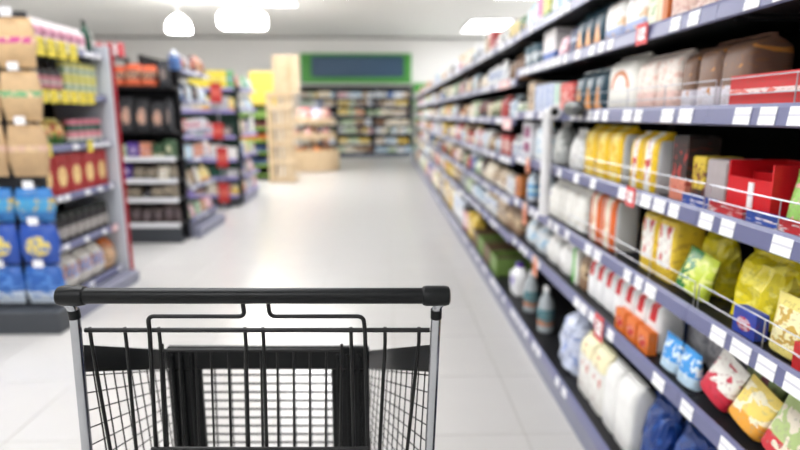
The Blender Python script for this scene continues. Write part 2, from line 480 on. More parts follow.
def _body(kind, m):
    b = MB()
    if kind == 'carton':
        b.bbox(-.5, .5, -.5, .5, 0, .99, .025)
        b.box(-.46, .46, -.47, .1, .985, 1.0)              # tucked lid flap
        return b.mesh(kind, m)
    if kind == 'open_carton':
        b.box(-.5, .5, -.5, .5, 0, .03)
        b.box(-.5, -.465, -.5, .5, .03, 1); b.box(.465, .5, -.5, .5, .03, 1)
        b.box(-.465, .465, .465, .5, .03, 1); b.box(-.465, .465, -.5, -.465, .03, .72)
        b.box(-.465, .465, -.1, .465, .03, .8)
        return b.mesh(kind, m)
    if kind == 'tray':
        b.box(-.5, .5, -.5, .5, 0, .05)
        b.box(-.5, -.47, -.5, .5, .05, 1); b.box(.47, .5, -.5, .5, .05, 1)
        b.box(-.47, .47, .47, .5, .05, 1); b.box(-.47, .47, -.5, -.47, .05, 1)
        return b.mesh(kind, m)
    if kind == 'flour_bag':
        b.loft([(0, .47, .46, 7), (.03, .49, .49, 7), (.3, .5, .5, 6), (.7, .5, .49, 6), (.84, .49, .44, 6), (.91, .485, .3, 5), (.95, .48, .14, 5),
                (.965, .48, .11, 5), (1.0, .475, .1, 5)], 20)
        return b.mesh(kind, m, 50)
    if kind == 'tall_bag':
        b.loft([(0, .46, .44, 6), (.04, .5, .5, 5), (.5, .49, .5, 4.5), (.78, .49, .42, 4.5), (.88, .48, .2, 4), (.93, .48, .06, 3), (1.0, .48, .05, 3)], 18)
        return b.mesh(kind, m, 50)
    if kind == 'pouch':
        b.loft([(0, .48, .36, 3), (.05, .5, .5, 2.6), (.4, .49, .42, 2.5), (.75, .49, .22, 2.5), (.9, .5, .05, 2.5), (1.0, .5, .04, 3)], 18)
        return b.mesh(kind, m, 50)
    if kind == 'pillow_bag':
        rr = random.Random(5)
        secs = [(0, .45, .03, 3), (.05, .45, .05, 3), (.12, .46, .26, 2.6), (.3, .49, .45, 2.5), (.5, .5, .5, 2.5), (.7, .49, .45, 2.5),
                (.88, .46, .26, 2.6), (.95, .45, .05, 3), (1.0, .45, .03, 3)]
        b.loft(secs, 20)
        b.v = [(x + rr.uniform(-.02, .02), y + rr.uniform(-.04, .04), max(0, z + rr.uniform(-.012, .012))) for x, y, z in b.v]
        return b.mesh(kind, m, 60)
    if kind == 'crumpled_bag':
        rr = random.Random(15)
        b.loft([(0, .46, .3, 4), (.04, .5, .46, 3.4), (.2, .49, .5, 3), (.36, .5, .45, 3), (.52, .47, .48, 3), (.66, .48, .38, 3), (.8, .44, .26, 3), (.88, .46, .1, 3), (1.0, .5, .05, 3)], 26)
        b.v = [(x + rr.uniform(-.04, .04), y + rr.uniform(-.07, .07), max(0, z + rr.uniform(-.03, .03))) for x, y, z in b.v]
        return b.mesh(kind, m)
    if kind == 'sack':
        rr = random.Random(9)
        b.loft([(0, .44, .42, 4), (.08, .5, .5, 3.5), (.35, .5, .5, 3), (.62, .46, .46, 3), (.8, .36, .3, 2.6), (.88, .24, .14, 2.4), (.94, .34, .1, 2.4), (1.0, .38, .07, 2.4)], 20)
        b.v = [(x + rr.uniform(-.025, .025), y + rr.uniform(-.025, .025), z) for x, y, z in b.v]
        return b.mesh(kind, m, 60)
    if kind == 'bundle':
        rr = random.Random(3)
        b.loft([(0, .45, .45, 4), (.06, .5, .5, 3.4), (.25, .48, .5, 3), (.45, .5, .46, 3), (.62, .44, .44, 3), (.78, .38, .4, 2.6), (.9, .25, .24, 2.4),
                (.95, .16, .14, 2.2), (1.0, .26, .12, 2.2)], 24)
        b.v = [(x + rr.uniform(-.05, .05), y + rr.uniform(-.05, .05), max(0, z + rr.uniform(-.015, .015))) for x, y, z in b.v]
        return b.mesh(kind, m)
    if kind == 'bottle':
        b.loft([(0, .42, .42, 2), (.02, .49, .49, 2), (.3, .5, .5, 2), (.58, .49, .49, 2), (.7, .42, .42, 2), (.8, .24, .24, 2), (.86, .17, .17, 2), (.9, .17, .17, 2)], 18)
        return b.mesh(kind, m, 45)
    if kind == 'jar':
        b.loft([(0, .45, .45, 2), (.03, .5, .5, 2), (.68, .5, .5, 2), (.77, .44, .44, 2), (.8, .42, .42, 2)], 18)
        return b.mesh(kind, m, 45)
    if kind == 'can':
        b.loft([(0, .48, .48, 2), (.015, .5, .5, 2), (.04, .5, .5, 2), (.05, .485, .485, 2), (.95, .485, .485, 2), (.96, .5, .5, 2), (1.0, .5, .5, 2), (1.0, .46, .46, 2), (.975, .45, .45, 2)], 18)
        return b.mesh(kind, m, 45)
    if kind == 'jug':
        b.loft([(0, .46, .44, 5), (.03, .5, .5, 5), (.45, .5, .5, 4.5), (.66, .44, .46, 4), (.78, .3, .34, 3, -.08, 0), (.86, .16, .2, 2, -.14, 0), (.9, .15, .19, 2, -.14, 0)], 18)
        return b.mesh(kind, m, 45)
    raise KeyError(kind)

def part_mesh(part, m):
    def f():
        b = MB()
        if part == 'bottle_cap': b.loft([(.885, .2, .2, 2), (.89, .215, .215, 2), (.99, .205, .205, 2), (1.0, .18, .18, 2)], 14)
        elif part == 'jug_cap': b.loft([(.86, .2, .24, 2, -.14, 0), (.88, .22, .27, 2, -.14, 0), (.98, .2, .25, 2, -.14, 0), (1.0, .16, .2, 2, -.14, 0)], 14)
        elif part == 'jug_handle': b.tube(fillet([(.2, 0, .84), (.42, 0, .8), (.5, 0, .5)], .15), .05, 8)
        elif part == 'jar_lid': b.loft([(.79, .45, .45, 2), (.8, .47, .47, 2), (.97, .47, .47, 2), (1.0, .43, .43, 2)], 16)
        elif part == 'wrap_label': b.loft([(.16, .506, .506, 2), (.52, .506, .506, 2)], 18, caps=False)
        elif part == 'front_label': b.box(-.38, .38, -.512, -.498, .22, .7)
        elif part == 'fold_clip': b.box(-.49, .49, -.13, .13, .955, 1.004)
        return b.mesh(part, m, 45)
    return cached(('part', part, m.name), f)

NAME = {'carton': 'carton', 'open_carton': 'open_carton', 'tray': 'display_tray', 'flour_bag': 'paper_bag', 'tall_bag': 'gusseted_bag', 'pouch': 'pouch',
        'pillow_bag': 'pillow_bag', 'crumpled_bag': 'crumpled_bag', 'sack': 'soft_bag', 'bundle': 'wrapped_bundle', 'bottle': 'bottle', 'jar': 'jar', 'can': 'can', 'jug': 'detergent_jug'}
CAT = {'carton': 'carton', 'open_carton': 'box', 'tray': 'tray', 'flour_bag': 'bag', 'tall_bag': 'packet', 'pouch': 'pouch',
       'pillow_bag': 'snack bag', 'crumpled_bag': 'bag', 'sack': 'bag', 'bundle': 'bundle', 'bottle': 'bottle', 'jar': 'jar', 'can': 'can', 'jug': 'jug'}
NOUN = {'carton': 'carton', 'flour_bag': 'paper bag', 'tall_bag': 'packet', 'pouch': 'pouch', 'pillow_bag': 'snack bag', 'sack': 'soft bag',
        'bottle': 'bottle', 'jar': 'jar', 'can': 'can'}
M_capw = mat('cap_white', (235, 235, 235), 0.4)
M_capn = mat('cap_navy', (44, 46, 120), 0.4)
M_capp = mat('cap_purple', (84, 56, 150), 0.4)
M_capg = mat('cap_gold', (196, 168, 96), 0.35, metal=0.5)
M_capd = mat('cap_dark', (40, 44, 42), 0.4)
M_fold = mat('bag_fold', (236, 234, 228), 0.6)

def product(kind, m, w, d, h, loc, rz, label, group=None, rot=(0, 0), cap=None, lab=None, rich=True):
    m = m if not isinstance(m, str) else MATS[m]
    lift = .0009 + .5 * (d * abs(math.sin(rot[0])) + w * abs(math.sin(rot[1])))
    loc = (loc[0], loc[1], loc[2] + lift)
    o = obj(NAME[kind], body_mesh(kind, m), None, loc, (rot[0], rot[1], rz), (w, d, h), label=label, category=CAT[kind])
    if group: o['group'] = group
    if kind == 'bottle':
        obj('cap', part_mesh('bottle_cap', cap or M_capw), o)
        if lab: obj('label', part_mesh('wrap_label', lab), o)
    elif kind == 'jar':
        obj('lid', part_mesh('jar_lid', cap or M_capg), o)
        if lab: obj('label', part_mesh('wrap_label', lab), o)
    elif kind == 'jug':
        obj('cap', part_mesh('jug_cap', cap or M_capp), o); obj('handle', part_mesh('jug_handle', m), o)
        if lab: obj('label', part_mesh('front_label', lab), o)
    elif lab:
        obj('label', part_mesh('front_label', lab), o)
    return o

# ------------------------------------------------------------------ printed packaging
P = printed
W = (243, 243, 240)
P('black_white', (34, 34, 38), 'panel', W, (60, 60, 60))
P('yellow_brown', (226, 206, 120), 'base', (120, 84, 50), (150, 110, 60))
P('green_dark', (40, 112, 52), 'band', (30, 60, 40), (200, 170, 90))
P('paleblue_white', (176, 208, 226), 'panel', (236, 242, 246), (140, 190, 214))
P('magenta_white', (214, 84, 150), 'base', (240, 230, 236), None)
P('lime_yellow', (206, 206, 84), 'base', (96, 150, 70), (230, 224, 160))
P('white_blue', (240, 240, 242), 'band', (120, 150, 210), (240, 240, 240))
P('teal_white', (70, 104, 120), 'band', (214, 222, 226), (60, 90, 110))
P('white_bluebase', (246, 240, 242), 'base', (92, 124, 200), None)
P('pink_pale', (236, 190, 200), 'strip', (250, 236, 236), (200, 110, 130))
P('navy_white', (38, 46, 96), 'strip', (200, 206, 226), (120, 130, 180))
P('teal_orange', (30, 66, 82), 'flame', (232, 156, 78), None, rough=.35)
P('white_blue2', (246, 244, 240), 'base', (170, 186, 226), (232, 196, 160), ink=.62, iscale=3)
P('cream_green', (228, 224, 190), 'panel', (240, 238, 220), (160, 190, 130))
P('orange_cream', (214, 120, 60), 'half', (236, 214, 180), None)
P('beige_pink', (222, 190, 176), 'base', (236, 214, 204), (206, 160, 146))
P('beige_brown', (206, 184, 156), 'band', (140, 110, 86), (230, 220, 200))
P('blue_white_v', (236, 240, 246), 'stripe', (72, 122, 200), None)
P('mint_white', (190, 218, 206), 'base', (240, 244, 240), None)
P('salmon', (222, 84, 82), 'base', (230, 120, 112), (240, 190, 180))
P('white_arch', (248, 244, 236), 'arch', (206, 120, 66), None)
P('white_pink', (246, 232, 222), 'base', (240, 206, 196), (236, 200, 186), iscale=4)
P('brown_white', (122, 92, 76), 'base', (226, 222, 232), (206, 140, 70), ink=.64, iscale=4)
P('purple_white', (226, 226, 232), 'squares', (150, 70, 116), None)
P('white_bluespot', (232, 238, 242), 'plain', W, (150, 196, 226), ink=.58)
P('white_grey', (206, 208, 206), 'plain', W, (160, 164, 160))
P('white_speckle', (246, 246, 243), 'plain', W, (190, 184, 176), ink=.63, iscale=9)
P('yellow_white', (246, 200, 28), 'stripe', (250, 226, 120), (240, 190, 40), side=(216, 216, 214))
P('yellow_white_red', (246, 204, 36), 'stripe', (248, 246, 240), (206, 70, 70), ink=.56, side=(220, 220, 220))
P('black_salmon', (48, 38, 38), 'base', (226, 140, 116), (190, 60, 56), ink=.62)
P('yellow_black', (220, 190, 60), 'base', (52, 42, 36), (120, 60, 40))
P('grey_pink', (176, 166, 166), 'plain', (226, 150, 150), None)
P('red_white', (214, 22, 34), 'plain', W, None, rough=.4)
P('green_flower', (150, 206, 96), 'plain', W, (240, 180, 180), ink=.6)
P('bottle_blue', (214, 228, 240), 'base', (206, 212, 224), None, rough=.3)
P('bottle_label_blue', (96, 168, 218), 'band', (196, 226, 240), None, rough=.35)
P('bottle_label_lilac', (150, 150, 214), 'band', (220, 224, 244), None, rough=.35)
P('cream_white', (248, 245, 238), 'plain', W, (232, 226, 214), ink=.62)
P('orange_white', (232, 106, 40), 'stripe', (240, 226, 206), (222, 150, 90), ink=.6, side=(222, 222, 222))
P('yellow_print', (244, 208, 60), 'panel', (246, 244, 236), (214, 90, 84), ink=.57, iscale=4)
P('yellow_plain', (236, 218, 40), 'plain', W, (246, 232, 96), rough=.25)
P('brown_tan', (148, 118, 92), 'band', (206, 182, 146), (110, 80, 60))
P('green_white', (238, 240, 232), 'half', (96, 188, 72), None)
P('white_redmark', (250, 250, 251), 'mark', (212, 40, 48), None)
P('grey_white', (206, 206, 210), 'plain', W, (176, 178, 186))
P('white_purple', (246, 246, 248), 'plain', W, None, rough=.3)
P('jug_label', (236, 236, 244), 'disc', (120, 100, 190), None)
P('grey_teal', (176, 184, 188), 'plain', W, None, rough=.3)
P('teal_orange_label', (70, 128, 140), 'base', (198, 124, 84), (120, 150, 150))
P('bluewhite_film', (206, 214, 236), 'plain', W, (150, 166, 212), rough=.2, ink=.58)
P('white_yellowtop', (246, 244, 238), 'top', (246, 240, 200), (200, 84, 60), ink=.64, iscale=3)
P('white_plain', (246, 245, 242), 'plain', W, None)
P('darkblue_film', (26, 58, 126), 'plain', W, (40, 84, 160), rough=.3)
P('skyblue_pack', (64, 156, 230), 'base', (200, 226, 246), (226, 240, 250), ink=.57, iscale=4)
P('red_berry_pouch', (242, 238, 230), 'base', (200, 40, 62), (206, 60, 80), ink=.58, iscale=3.2)
P('green_pouch', (168, 190, 130), 'base', (226, 224, 206), (150, 90, 96), ink=.56, iscale=3.4)
P('yellow_pouch', (244, 216, 110), 'base', (236, 166, 60), (250, 240, 206), ink=.56, iscale=3.5)
P('redgreen_pouch', (184, 204, 136), 'base', (206, 54, 64), (236, 226, 206), ink=.55, iscale=3.3)
P('orange_card', (232, 120, 44), 'disc', (206, 40, 40), (246, 220, 190), ink=.6)
P('red_card', (206, 44, 48), 'strip', (240, 220, 216), (226, 120, 110))
P('blue_card', (52, 76, 176), 'disc', (220, 190, 200), (206, 60, 70))
P('lime_green_bag', (196, 214, 70), 'half', (40, 124, 60), (230, 236, 140), rough=.25)
P('paleyellow_pouch', (240, 224, 130), 'panel', (248, 240, 190), (206, 170, 80))
P('dark_navy_bag', (60, 56, 54), 'strip', (36, 52, 120), (110, 100, 84), rough=.3)
P('brownpurple_box', (150, 110, 96), 'base', (120, 96, 130), (200, 180, 160))
P('crate_brown', (112, 90, 66), 'plain')
P('crate_green', (112, 142, 70), 'plain')
P('redblue_tray', (200, 40, 48), 'half', (44, 80, 170), (240, 230, 230), ink=.62)
NEAR = [
('tall_bag', 'black_white', 6, [4.186, 3.976, 3.787], 0.145, 0.08, 0.81, 'black and white bag on the top right-hand shelf beside the yellow-brown packs'),
('carton', 'yellow_brown', 6, [3.787, 3.643, 3.509], 0.119, 0.1, 0.81, 'yellow and brown carton between black bags on the top right-hand shelf'),
('carton', 'green_dark', 6, [3.509, 3.362], 0.119, 0.1, 0.81, 'dark green carton on the top right-hand shelf just beyond the pale blue packs'),
('tall_bag', 'paleblue_white', 6, [3.362, 3.226, 3.102], 0.159, 0.08, 0.81, 'pale blue and white bag on top right-hand shelf beyond the magenta carton'),
('carton', 'magenta_white', 6, [3.102, 3.005], 0.155, 0.1, 0.81, 'magenta and white carton on the top right-hand shelf'),
('carton', 'lime_yellow', 6, [3.005, 2.88], 0.156, 0.1, 0.81, 'lime and yellow carton on the top right-hand shelf, next to the magenta one'),
('tall_bag', 'paleblue_white', 6, [2.863, 2.718, 2.588], 0.142, 0.08, 0.81, 'pale blue bag on the top right-hand shelf, camera side of lime carton'),
('flour_bag', 'white_blue', 6, [2.574, 2.409, 2.253], 0.128, 0.09, 0.81, 'white flour bag at the near end of the top right-hand shelf, cut off by the picture edge'),
('can', 'teal_white', 5, [3.398, 3.234, 3.086], 0.133, 0.075, 0.81, 'teal and white can on the sixth shelf up beside white box'),
('carton', 'white_bluebase', 5, [3.065, 2.728], 0.179, 0.14, 0.81, 'white box with a blue base band on the sixth right-hand shelf up'),
('pouch', 'pink_pale', 5, [2.695, 2.59], 0.099, 0.05, 0.8, 'slim pink pack between the white box and navy bags on the upper right shelf'),
('flour_bag', 'navy_white', 5, [2.586, 2.48], 0.14, 0.08, 0.82, 'navy blue bag beside the pink pack on the sixth right-hand shelf up'),
('tall_bag', 'teal_orange', 5, [2.471, 2.365, 2.269, 2.165], 0.17, 0.08, 0.81, 'dark teal pack with orange flame on the sixth right-hand shelf up'),
('flour_bag', 'white_blue2', 5, [2.155, 1.976, 1.803], 0.161, 0.1, 0.81, 'plump white bag with blue print on the sixth right-hand shelf up'),
('carton', 'cream_green', 5, [1.796, 1.731], 0.129, 0.1, 0.81, 'cream carton beside the orange-striped pack on the upper near right shelf'),
('carton', 'orange_cream', 5, [1.731, 1.671], 0.121, 0.1, 0.81, 'orange and cream striped carton on the sixth right-hand shelf up'),
('flour_bag', 'beige_pink', 5, [1.665, 1.531, 1.406, 1.285], 0.111, 0.1, 0.81, 'beige pink bag at the near end of the sixth right-hand shelf'),
('carton', 'beige_brown', 4, [3.238, 3.085], 0.169, 0.1, 0.81, 'slim brown-beige carton on the middle right shelf, before the blue and white cartons'),
('carton', 'blue_white_v', 4, [3.085, 2.984, 2.89, 2.801, 2.734], 0.145, 0.1, 0.81, 'blue and white striped carton beside the salmon carton, eye-level right shelf'),
('carton', 'mint_white', 4, [2.734, 2.639], 0.133, 0.1, 0.81, 'mint green and white carton between the blue cartons and the salmon pack'),
('carton', 'salmon', 4, [2.639, 2.454], 0.13, 0.1, 0.81, 'salmon red carton on the eye-level right shelf beside the teal packs'),
('tall_bag', 'teal_orange', 4, [2.441, 2.329, 2.221, 2.122], 0.165, 0.08, 0.81, 'dark teal pack with an orange flame print on the eye-level right shelf behind the white pipe'),
('flour_bag', 'white_arch', 4, [2.116, 1.875], 0.191, 0.11, 0.82, 'large white bag with an orange arch print on the eye-level right shelf'),
('flour_bag', 'white_pink', 4, [1.869, 1.734, 1.606], 0.171, 0.1, 0.82, 'white and pink bag between the arch-print bag and the brown bags'),
('flour_bag', 'brown_white', 4, [1.60, 1.534], 0.165, 0.1, 0.83, 'narrow dark brown bag with white base beside the pink bags'),
('flour_bag', 'brown_white', 4, [1.524, 1.421, 1.308], 0.175, 0.12, 0.83, 'plump brown bag with a white and lilac base behind the red tray'),
('carton', 'purple_white', 3, [3.325, 3.106], 0.196, 0.1, 0.81, "white carton with two purple-pink squares below the white pipe's shelf"),
('tall_bag', 'white_bluespot', 3, [3.063, 2.865], 0.214, 0.08, 0.81, 'white and pale blue bag next to the carton with purple squares'),
('sack', 'white_grey', 3, [2.918, 2.614], 0.23, 0.1, 0.83, 'pale grey bag standing behind the upright white pipe'),
('sack', 'white_speckle', 3, [2.538, 2.325], 0.176, 0.08, 0.82, 'white speckled bag slumped beside the yellow bags'),
('flour_bag', 'yellow_white', 3, [2.284, 2.149, 2.029, 1.912], 0.195, 0.1, 0.81, 'yellow bag with pale stripe in the row of three, middle right shelf'),
('flour_bag', 'yellow_white_red', 3, [1.847, 1.764, 1.661], 0.183, 0.1, 0.81, 'yellow bag with white and red front in the row of two'),
('carton', 'black_salmon', 3, [1.57, 1.487], 0.179, 0.09, 0.81, 'tall black and salmon carton on the near side of the yellow bags'),
('carton', 'yellow_black', 3, [1.475, 1.416], 0.128, 0.1, 0.82, 'short yellow and black carton beside the tall black and salmon one'),
('carton', 'grey_pink', 3, [1.407, 1.324], 0.126, 0.13, 0.82, 'grey carton with pink edge next to the red box'),
('open_carton', 'red_white', 3, [1.316, 1.157], 0.13, 0.14, 0.82, 'bright red open box with a white tag on the middle right shelf'),
('pouch', 'green_flower', 3, [1.135, 1.031], 0.125, 0.07, 0.82, 'light green flower-print bag at the near end of the middle right shelf'),
('bottle', 'bottle_blue', 2, [3.295, 3.019], 0.189, 0.08, 0.81, 'white and blue bottle with a navy cap below the white pipe'),
('bottle', 'bottle_blue', 2, [2.957, 2.766], 0.196, 0.08, 0.81, 'pale blue bottle with lilac band beside the navy-capped bottle'),
('tall_bag', 'cream_white', 2, [2.74, 2.615, 2.49, 2.37, 2.245], 0.177, 0.09, 0.81, 'cream white bag in the row of four beneath the speckled bag'),
('flour_bag', 'orange_white', 2, [2.181, 2.062, 1.928], 0.217, 0.1, 0.81, 'orange bag with white stripe and white side, in the row of two'),
('flour_bag', 'yellow_print', 2, [1.747, 1.643, 1.532], 0.207, 0.1, 0.82, 'yellow bag with white panel and red print on the third shelf up'),
('crumpled_bag', 'yellow_plain', 2, [1.525, 1.40], 0.185, 0.08, 0.875, 'shiny plain yellow bag standing behind the lime and green bag'),
('crumpled_bag', 'yellow_plain', 2, [1.311, 1.133], 0.177, 0.12, 0.84, 'large crumpled yellow bag beside the blue box on the third shelf up'),
('carton', 'beige_brown', 1, [4.037, 3.757], -0.028, 0.1, 0.82, 'beige carton on the second shelf up near the orange promo tag'),
('tall_bag', 'brown_tan', 1, [3.75, 3.55, 3.345], 0.03, 0.08, 0.82, 'brown and tan bag on the second shelf up before the white-blue bags'),
('sack', 'white_bluespot', 1, [3.221, 3.015, 2.814], 0.095, 0.09, 0.82, 'white bag with pale blue spots on the second shelf up'),
('sack', 'white_speckle', 1, [2.796, 2.588, 2.394], 0.133, 0.09, 0.82, 'white speckled bag on the second shelf up beside the green-striped pack'),
('carton', 'green_white', 1, [2.36, 2.292], 0.15, 0.09, 0.82, 'white carton with a bright green stripe on the second shelf up'),
('tall_bag', 'brown_tan', 1, [2.288, 2.20], 0.156, 0.08, 0.82, 'brown pack between the green-striped carton and the white packs with red marks'),
('tall_bag', 'white_redmark', 1, [2.192, 2.109, 2.023, 1.938, 1.851, 1.763, 1.676, 1.584], 0.146, 0.09, 0.825, 'white pack with a red mark in the long row of seven'),
('flour_bag', 'grey_white', 1, [1.625, 1.512, 1.408], 0.152, 0.1, 0.93, 'pale grey bag behind the sky blue packs on the second shelf up'),
('jug', 'white_purple', 0, [3.798, 3.396], 0.188, 0.1, 0.83, 'white detergent jug with a purple cap on the bottom right shelf'),
('bottle', 'grey_teal', 0, [3.299, 3.028], 0.218, 0.09, 0.82, 'grey bottle with teal and orange label standing nearest the white jug'),
('bottle', 'grey_teal', 0, [2.983, 2.719], 0.276, 0.09, 0.82, 'grey bottle with teal and orange label beside the bluish bundle'),
('bundle', 'bluewhite_film', 0, [2.682, 2.248], 0.277, 0.16, 0.82, 'crinkled bluish white plastic-wrapped bundle on the bottom right shelf'),
('flour_bag', 'white_yellowtop', 0, [2.222, 2.088, 1.957], 0.258, 0.1, 0.82, 'white paper bag with yellow top and red print, bottom right shelf'),
('flour_bag', 'white_plain', 0, [1.946, 1.84, 1.702], 0.257, 0.1, 0.82, 'plain white bag on the bottom right shelf beside dark blue bags'),
]
FOLD_ADJ = {}
for kind, m, sh, ys, h, dep, xf, lab in NEAR:
    n = len(ys) - 1
    lv = ZL
    for k in range(n):
        ya, yb = ys[k], ys[k + 1]
        yc, w = (ya + yb) / 2, (ya - yb) * .985
        hh, d = h, dep
        if kind in ('bottle',): w = d = .085; hh = max(h, .19)
        if kind == 'jug': w, d = .17, .11; hh = .2; yc = yb + .12
        if kind == 'sack' and n == 1: w = min(w, .16); yc = yb + w / 2 + .03
        if kind == 'bundle': w, d, hh = .26, .2, .27; yc = 2.42
        if m == 'white_bluebase': w = .2; yc = 2.86
        if m == 'white_redmark': hh = .175
        if sh == 1 and yc > 3.2: hh = .15
        elif sh == 1 and hh < .14: hh = .15
        zz = (ZF if yc > 3.33 else ZL)
        z = zz[sh]
        if sh < 6: hh = min(hh, zz[sh + 1] - z - .04)
        c = None; lb = None
        if m == 'bottle_blue':
            navy = ya > 3.1
            c = M_capn if navy else mat('cap_paleblue', (170, 200, 226), .4)
            lb = MATS['bottle_label_blue' if navy else 'bottle_label_lilac']
        if m == 'grey_teal': lb = MATS['teal_orange_label']; c = M_capw; hh = .25
        if m == 'white_purple': lb = MATS['jug_label']
        L = lab
        if L.startswith('white flour bag'): L = 'white flour bag at the near end of the top right-hand shelf'
        if L.endswith('behind the white pipe'): L = 'dark teal pack with orange flame beside the scanner on its shelf'
        product(kind, m, w, d, hh, (xf + d / 2, yc, z), -PI / 2, L, (L.split(' on ')[0] + ' row') if n > 1 else None, cap=c, lab=lb)

def right(kind, m, y0, y1, sh, h, dep, xf, label, group=None, rot=(0, 0), dz=0.0, turn=0.0, **kw):
    z = (ZF if (y0 + y1) / 2 > 3.33 else ZL)[sh]
    return product(kind, m, abs(y1 - y0) * .98, dep, h, (xf + dep / 2, (y0 + y1) / 2, z + dz), -PI / 2 + turn, label, group, rot, **kw)

# loose and leaning things on the near right shelves
right('tray', 'red_card', 1.04, 1.30, 4, .075, .10, .79, 'red cardboard display tray in front of the brown bags, eye-level right shelf')
right('crumpled_bag', 'dark_navy_bag', 1.10, 1.29, 4, .15, .07, .92, 'dark grey bag with a navy stripe leaning behind the red tray', rot=(0, .22))
right('tray', 'redblue_tray', 1.2, 1.46, 3, .03, .022, .79, 'low red and blue card strip along the edge before the red box')
right('tray', 'redblue_tray', .98, 1.19, 3, .03, .022, .79, 'low red and blue card strip under the green flower-print bag')
right('pouch', 'lime_green_bag', 1.36, 1.50, 2, .115, .05, .80, 'lime bag with a dark green half slumped in front of yellow bags', rot=(-.2, .1))
right('carton', 'blue_card', 1.12, 1.20, 2, .06, .03, .795, 'small blue card box lying before the crumpled yellow bag')
right('pouch', 'paleyellow_pouch', 1.0, 1.10, 2, .125, .045, .80, 'pale yellow pouch standing by the red card tray on third shelf')
right('tray', 'red_card', .9, 1.0, 2, .055, .14, .79, 'red card tray at the near end of the third shelf up')
right('carton', 'brownpurple_box', .98, 1.11, 2, .17, .1, .9, 'brown and purple box behind the pale yellow pouch')
for k, (a, b) in enumerate(((1.74, 1.815), (1.655, 1.73), (1.57, 1.645))):
    right('carton', 'orange_card', a, b, 1, .075, .03, .79, 'small orange carton with a red circle before the row of white packs', 'small orange cartons')
for a, b in ((1.44, 1.53), (1.345, 1.435)):
    right('pouch', 'skyblue_pack', a, b, 1, .10, .05, .80, 'sky blue packet between the orange cartons and the berry pouch', 'sky blue packets')
right('pouch', 'red_berry_pouch', 1.225, 1.335, 1, .12, .05, .80, 'white pouch with a dark red berry print leaning on second shelf up', rot=(-.25, .25))
right('pouch', 'green_pouch', 1.17, 1.30, 1, .17, .05, .87, 'tall green pouch leaning behind the red berry pouch', rot=(-.2, .2))
right('pouch', 'yellow_pouch', 1.10, 1.21, 1, .11, .05, .80, 'yellow-orange fruit pouch next to the red berry pouch', rot=(-.25, .2))
right('pouch', 'redgreen_pouch', .99, 1.09, 1, .13, .05, .80, 'green pouch with a red fruit print nearest the camera, second shelf up', rot=(-.2, .15))
right('pouch', 'green_pouch', 1.02, 1.15, 1, .17, .05, .87, 'tall green pouch nearest the camera on the second shelf up', rot=(-.2, .1))
for a, b, z in ((1.52, 1.68, 0), (1.33, 1.5, 0)):
    right('crumpled_bag', 'darkblue_film', a, b, 0, .26, .12, .83, 'shiny dark blue bag at the near end of the bottom right shelf', 'dark blue bags')
for k, (a, b) in enumerate(((3.9, 4.15), (4.18, 4.43), (4.46, 4.72), (4.75, 5.0))):
    g = k in (0, 2)
    cr = right('tray', 'crate_green' if g else 'crate_brown', a, b, 0, .13, .3, .80,
          'green open cardboard crate on the bottom right shelf beyond the jug' if g else 'brown open cardboard crate on the bottom right shelf beyond the jug',
          'green crates' if g else 'brown crates')
    obj('contents', MB().box(-.45, .45, -.45, .45, .06, .7).mesh('contents', mat('crate_contents', (84, 66, 48), .7, var=.3, scale=8)), cr)

for k in range(5):
    right('carton', 'darkblue_film', 1.62 + k * .11, 1.72 + k * .11, 1, .2, .09, .93, 'navy blue carton behind the white packs with red marks', 'navy cartons')
for o in list(COL.objects):
    if o.name.startswith('open_carton') and 'label' in o and 'bright red' in o['label']:
        obj('tag', MB().box(.02, .13, -.52, -.502, .2, .66).mesh('tag', M_label), o)
        obj('kraft_inlay', MB().box(-.44, .44, -.44, -.2, .03, .62).mesh('kraft_inlay', mat('kraft_card', (150, 112, 70), .7)), o)
# bent white pipe and dark scanner on the eye-level shelf edge
pr = empty('white_pipe', (.727, 2.52, 0), label='bent white plastic pipe with open end clipped to the eye-level shelf edge', category='pipe')
pts = fillet([(0, 0.0, .85), (0, 0, 1.312), (0, -.085, 1.312)], .03, 6)
b = MB().tube(pts, .023, 14, caps=False)
b.tube([(0, -.07, 1.312), (0, -.07, 1.312 - 1e-4)], .021, 14, caps=False) if False else None
obj('pipe', b.mesh('pipe', M_white, 50), pr)
obj('open_end', MB().tube([(0, -.092, 1.312), (0, -.070, 1.312)], .029, 16).mesh('open_end', M_white, 40), pr)
obj('bore_shade', MB().tube([(0, -.0935, 1.312), (0, -.09, 1.312)], .0165, 14).mesh('bore_shade', mat('bore_shade_black', (12, 12, 12), .8), 40), pr)  # black disc paints the shade inside the pipe onto its closed end
obj('clip', MB().bbox(.0, .028, -.03, .03, 1.29, 1.31, .003).mesh('clip', M_white), pr)
sr = empty('handheld_scanner', (.733, 2.2, 1.325), label='dark grey oval scanner resting against the shelf edge beside the white pipe', category='scanner')
obj('scanner_body', MB().loft([(-.028, .012, .05, 3), (-.02, .02, .085, 3), (.0, .022, .1, 3), (.02, .02, .085, 3), (.028, .012, .05, 3)], 20).mesh('scanner_body', mat('scanner_grey', (62, 66, 68), .35), 50), sr)
obj('scanner_window', MB().loft([(-.012, .0225, .03, 4), (.012, .0225, .03, 4)], 16).mesh('scanner_window', mat('scanner_lens', (104, 112, 106), .2), 50), sr)

